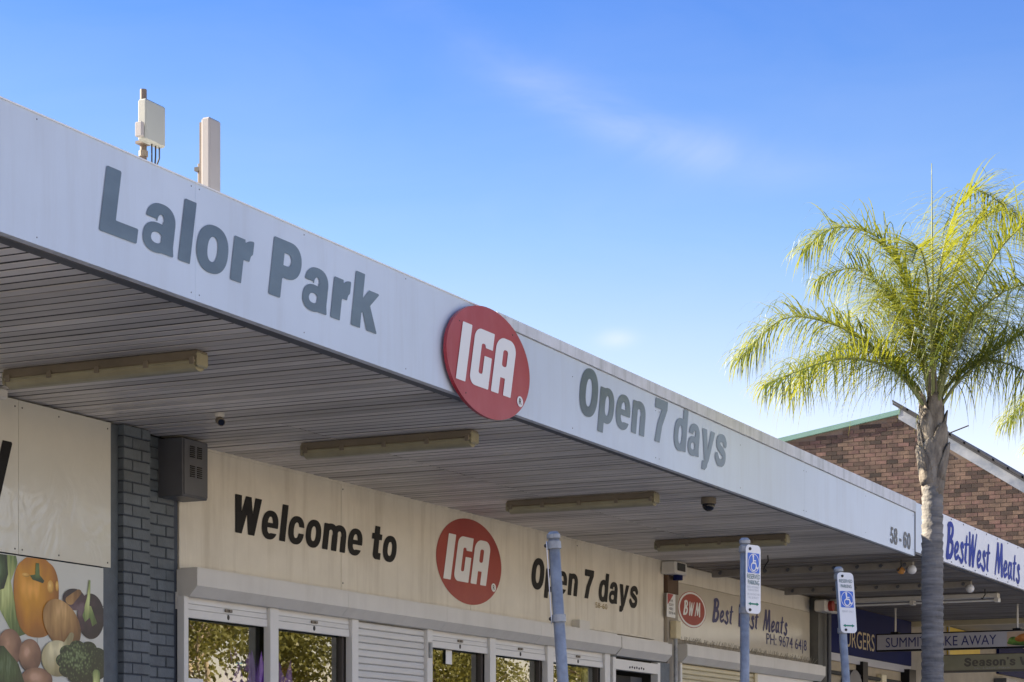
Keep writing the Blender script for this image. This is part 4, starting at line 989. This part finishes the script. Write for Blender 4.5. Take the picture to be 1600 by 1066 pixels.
sign_post(16.5, 4.98, 2.98, (-.03, .20), (.80, -.60), .152, .47, 'leaning post with a weathered blue wheelchair plate, farthest of the three posts',
          {'sq': .42, 'txt': (('RESERVED', .83, .055, .80, M_dkgreen), ('PARKING', .745, .055, .66, M_dkgreen), ('PERMIT ONLY', .34, .03, .7, M_fade)), 'arrow': .12, 'shift': .03})

# ------------------------------------------------------------------ palms
RI = Vector((.4367, -.8996, 0)); FW = Vector((.8996, .4367, 0)); UP = Vector((0, 0, 1))     # right / away / up as seen from the street corner
def frond(bm, bmr, base, pts, rs, dens=1.0, llen=.50):
    P = [base + RI * a + UP * b + FW * c for a, b, c in pts]
    Q = [Vector(q) for q in smooth([tuple(p) for p in P], 14)]
    n = len(Q); L = [0]
    for a, b in zip(Q, Q[1:]): L.append(L[-1] + (b - a).length)
    tot = L[-1]
    tube(bmr, Q[::3] + [Q[-1]], [max(.004, .021 * (1 - .85 * L[min(i * 3, n - 1)] / tot)) for i in range(len(Q[::3]) + 1)], 6)
    N = int(tot * 72 * dens)
    for j in range(N):
        f = .16 + .84 * (j + rs.random()) / N; d = f * tot
        i = max(k for k in range(n) if L[k] <= d) if d < tot else n - 2
        i = min(i, n - 2); t = (d - L[i]) / max(1e-6, L[i + 1] - L[i]); p = Q[i].lerp(Q[i + 1], t); tg = (Q[i + 1] - Q[i]).normalized()
        side = tg.cross(UP)
        if side.length < .2: side = RI.copy()
        side.normalize(); nn = side.cross(tg)
        for sgn in (-1, 1):
            l_ = llen * (math.sin(math.pi * min(1, .12 + .80 * f)) ** .6) * rs.uniform(.75, 1.15)
            dr = (side * sgn * rs.uniform(.7, 1.0) + tg * rs.uniform(.25, .7) + nn * rs.uniform(-.45, .75)).normalized()
            q = p.copy(); wdt = rs.uniform(.0045, .0078); prev = None; seg = 6; droop = rs.uniform(.12, .50)
            for k in range(seg + 1):
                wv = dr.cross(UP)
                wv = wv.normalized() if wv.length > .05 else side.copy()
                wv = (wv + nn * rs.uniform(-.15, .15)).normalized()
                hw = wdt * (1 - (k / seg) ** 2 * .95)
                a = bm.verts.new(q - wv * hw); b = bm.verts.new(q + wv * hw)
                if prev: bm.faces.new((prev[0], prev[1], b, a))
                prev = (a, b); q = q + dr * (l_ / seg); dr = (dr - UP * droop * (k + 1) * .42).normalized()
def palm(x, y, label):
    t = thing('palm_tree', label, 'palm', (x, y, 0), 'queen palms along the footpath')
    rs = random.Random(3); zc = 5.2
    prof = []; z = 0.0
    while z < zc - .75:
        r = .118 - .012 * z / 4; prof += [(z, r), (z + .030, r * 1.045), (z + .048, r * .955)]; z += rs.uniform(.06, .10)
    b = bmesh.new(); n = 26; rings = []
    for (zz, r) in prof:
        ox = .012 * math.sin(zz * 1.3)
        rings.append([b.verts.new((x + ox + r * (1 + rs.uniform(-.02, .02)) * math.cos(2 * math.pi * k / n), y + r * (1 + rs.uniform(-.02, .02)) * math.sin(2 * math.pi * k / n), zz + rs.uniform(-.008, .008))) for k in range(n)])
    for a, c in zip(rings, rings[1:]):
        for k in range(n): b.faces.new((a[k], a[(k + 1) % n], c[(k + 1) % n], c[k]))
    b.faces.new(rings[-1]); part('trunk', b, M_trunk, t, True)
    z0 = zc - .80
    b = bmesh.new(); core = [(z0, .105), (z0 + .10, .115), (z0 + .28, .128), (z0 + .5, .105), (z0 + .75, .075), (z0 + 1.05, .05), (z0 + 1.5, .02)]
    tube(b, [(x, y, q) for q, _ in core], [r for _, r in core], 20); part('crown_shaft', b, M_boot, t, True)
    for j in range(15):                      # clasping old leaf bases
        a = j * 2.4; zb_ = z0 + .04 + j * .048; b = bmesh.new(); rows = []
        hgt = rs.uniform(.30, .42)
        for k in range(7):
            f = k / 6; r = .122 + .028 * math.sin(f * 2.6) - .07 * max(0, (zb_ + hgt * f - z0 - .42)) + (.045 * f ** 3); w = .95 * (1 - f) ** .55 + .10
            rows.append([b.verts.new((x + r * math.cos(a + w * e), y + r * math.sin(a + w * e), zb_ + hgt * f + .03 * abs(e))) for e in (-1, -.5, 0, .5, 1)])
        for p_, q_ in zip(rows, rows[1:]):
            for k in range(4): b.faces.new((p_[k], p_[k + 1], q_[k + 1], q_[k]))
        o = part('leaf_base', b, M_boot, t, True)
        md = o.modifiers.new('thick', 'SOLIDIFY'); md.thickness = .012
    base = Vector((x, y, zc))
    specs = [  # (right, up, away) in metres from the crown base
     [(-.03, .0, -.03), (-.35, .38, -.15), (-.72, .50, -.3), (-1.12, .47, -.4), (-1.75, .22, -.5)],
     [(-.02, .05, .02), (-.28, .46, .1), (-.56, .72, .2), (-.95, .98, .3), (-1.45, 1.06, .4), (-1.9, .66, .45)],
     [(-.01, .1, .03), (-.12, .75, .2), (-.35, 1.3, .45), (-.70, 1.62, .6), (-1.08, 1.52, .7)],
     [(0, .1, 0), (.01, .9, .0), (.0, 1.7, .02), (.0, 2.55, .05)],
     [(.01, .05, -.03), (.15, .70, -.25), (.36, 1.22, -.5), (.62, 1.62, -.7), (1.0, 1.86, -.85), (1.3, 1.72, -.95)],
     [(.03, .0, 0), (.24, .32, .0), (.58, .62, .05), (1.0, .88, .1), (1.5, .92, .1), (1.95, .60, .1)],
     [(.01, .1, .05), (.12, .95, .3), (.34, 1.6, .6), (.62, 2.15, .8), (1.0, 2.32, 1.0), (1.35, 2.1, 1.1)],
     [(0, .1, .06), (-.06, .8, .45), (-.16, 1.35, .95), (-.3, 1.55, 1.5), (-.42, 1.3, 2.0)],
     [(0, .08, -.05), (-.08, .75, -.35), (-.2, 1.25, -.75), (-.36, 1.40, -1.2), (-.5, 1.15, -1.6)],
     [(.02, .08, .05), (.2, .7, .35), (.5, 1.15, .8), (.85, 1.25, 1.2), (1.2, 1.0, 1.5)],
     [(.02, .04, -.05), (.14, .55, -.4), (.38, .95, -.85), (.66, 1.02, -1.3), (.9, .75, -1.6)],
     [(.0, .1, .04), (.05, .95, .15), (.16, 1.7, .3), (.34, 2.2, .45), (.55, 2.42, .55), (.85, 2.3, .65)],
     [(-.01, .1, .03), (-.10, .85, .08), (-.26, 1.42, .15), (-.52, 1.86, .25), (-.95, 1.98, .35), (-1.25, 1.75, .4)],
     [(-.02, .05, .05), (-.2, .5, .4), (-.5, .8, .8), (-.9, .85, 1.1), (-1.3, .5, 1.35)],
     [(.02, .02, .05), (.25, .4, .3), (.62, .66, .6), (1.1, .62, .85), (1.5, .3, 1.0)],
    ]
    for q, sp_ in enumerate(specs):
        bl, br = bmesh.new(), bmesh.new(); spear = q == 3
        frond(bl, br, base, sp_, rs, 0 if spear else 1.0, .84)
        fr = part('frond', br, M_rachis, t, True); part('leaflets', bl, M_frond, fr)
    return t
p1 = palm(19.30, 5.2, 'tall queen palm with grey ringed trunk standing in front of the awning')
p1.scale = (.887,) * 3
p2 = copy_tree(p1); p2.location = (35.8, 6.0, 0); p2.scale = (1.22,) * 3; p2['label'] = 'distant palm of which only frond tips show at the right edge'

# ------------------------------------------------------------------ flowers in the window
fw = thing('wrapped_bouquet', 'purple paper wrapped bouquet with a silver balloon behind the left shop window', 'bouquet', (16.3, 10.45, 0.02))
part('stand', tube(bmesh.new(), [(16.3, 10.5, 0.02), (16.3, 10.5, 1.6)], .3, 12), M_dark, fw)
for (cx, cy, cz, r) in ((15.84, 10.30, 2.20, .17), (16.10, 10.36, 2.33, .18), (16.48, 10.32, 2.28, .20)):
    b = bmesh.new(); n = 14; tip = b.verts.new((cx, cy, cz - .75)); rim = []
    for k in range(n): rim.append(b.verts.new((cx + r * math.cos(k * 2 * math.pi / n), cy + r * .7 * math.sin(k * 2 * math.pi / n), cz + (.14 if k % 2 else -.05) + rnd.uniform(-.03, .05))))
    for k in range(n): b.faces.new((tip, rim[k], rim[(k + 1) % n]))
    part('paper_cone', b, M_foil, fw)
    for j in range(5): part('flower', ball(bmesh.new(), (cx + rnd.uniform(-.1, .1), cy + rnd.uniform(-.06, .06), cz + rnd.uniform(-.05, .06)), .05, seg=8), rnd.choice((M_yellow, M_redmat, P_gr)), fw)
part('balloon', ball(bmesh.new(), (15.80, 10.25, 2.34), .09, (1, .6, .7)), M_silver, fw, True)

# ------------------------------------------------------------------ gum trees across the road (they show in the shop glass)
def gum(seed):
    rs = random.Random(seed); wood = bmesh.new(); leaf = bmesh.new(); tips = []
    def limb(p, d, l, r, lev):
        pts = [p]; q = p.copy(); dd = d.copy()
        for _ in range(5):
            dd = (dd + Vector((rs.uniform(-.22, .22), rs.uniform(-.22, .22), rs.uniform(-.05, .18)))).normalized(); q = q + dd * l / 5; pts.append(q.copy())
        tube(wood, pts, [r * (1 - .09 * i) for i in range(6)], 8, cap=False)
        if lev >= 2: tips.append(q); tips.append(pts[3])
        if lev == 3: return
        for _ in range(rs.choice((2, 3, 3))):
            k = rs.choice((3, 4, 5)); nd = (dd * .7 + Vector((rs.uniform(-1, 1), rs.uniform(-1, 1), rs.uniform(-.05, .7))) * .75).normalized()
            limb(pts[k], nd, l * rs.uniform(.6, .8), r * .55, lev + 1)
    limb(Vector((0, 0, 0)), Vector((rs.uniform(-.15, .15), 0, 1)), 3.2, .19, 0)
    for t in tips:
        if t.z < 3.6 and rs.random() < .75: continue
        for _ in range(rs.randint(120, 170)):
            c = t + Vector((rs.gauss(0, .46), rs.gauss(0, .46), rs.gauss(0, .40))); a = Vector((rs.uniform(-1, 1), rs.uniform(-1, 1), rs.uniform(-1.2, .5))).normalized(); w = a.cross(Vector((rs.uniform(-1, 1), rs.uniform(-1, 1), .1))).normalized()
            l_ = rs.uniform(.12, .20); v = [leaf.verts.new(p) for p in (c, c + a * l_ * .5 + w * .045, c + a * l_, c + a * l_ * .5 - w * .045)]; leaf.faces.new(v)
    mw = bpy.data.meshes.new('trunk'); wood.to_mesh(mw); wood.free(); mw.materials.append(M_bark)
    ml = bpy.data.meshes.new('crown'); leaf.to_mesh(ml); leaf.free(); ml.materials.append(M_gum); return mw, ml
kinds = [gum(11), gum(23), gum(5)]
words = ('first', 'second', 'third', 'fourth', 'fifth', 'sixth', 'seventh', 'eighth', 'ninth', 'near back-row', 'far back-row')
for j, (x, y, sc_) in enumerate(((38, -13, 1.0), (45, -17, 1.15), (50, -12.5, .95), (56, -15, 1.1), (62, -13, 1.0), (69, -16, 1.2), (76, -13, 1.0), (86, -17, 1.2), (97, -14, 1.1), (47, -27, 1.5), (72, -28, 1.7))):
    t = thing('gum_tree', words[j] + ' gum tree of the row across the road, mirrored in the shop glass', 'tree', (x, y, -.3), 'gum trees across the road')
    t.scale = (sc_,) * 3; t.rotation_euler.z = j * 1.7
    for nm, me in zip(('trunk', 'crown'), kinds[j % 3]):
        o = bpy.data.objects.new(nm, me); COL.objects.link(o); o.parent = t
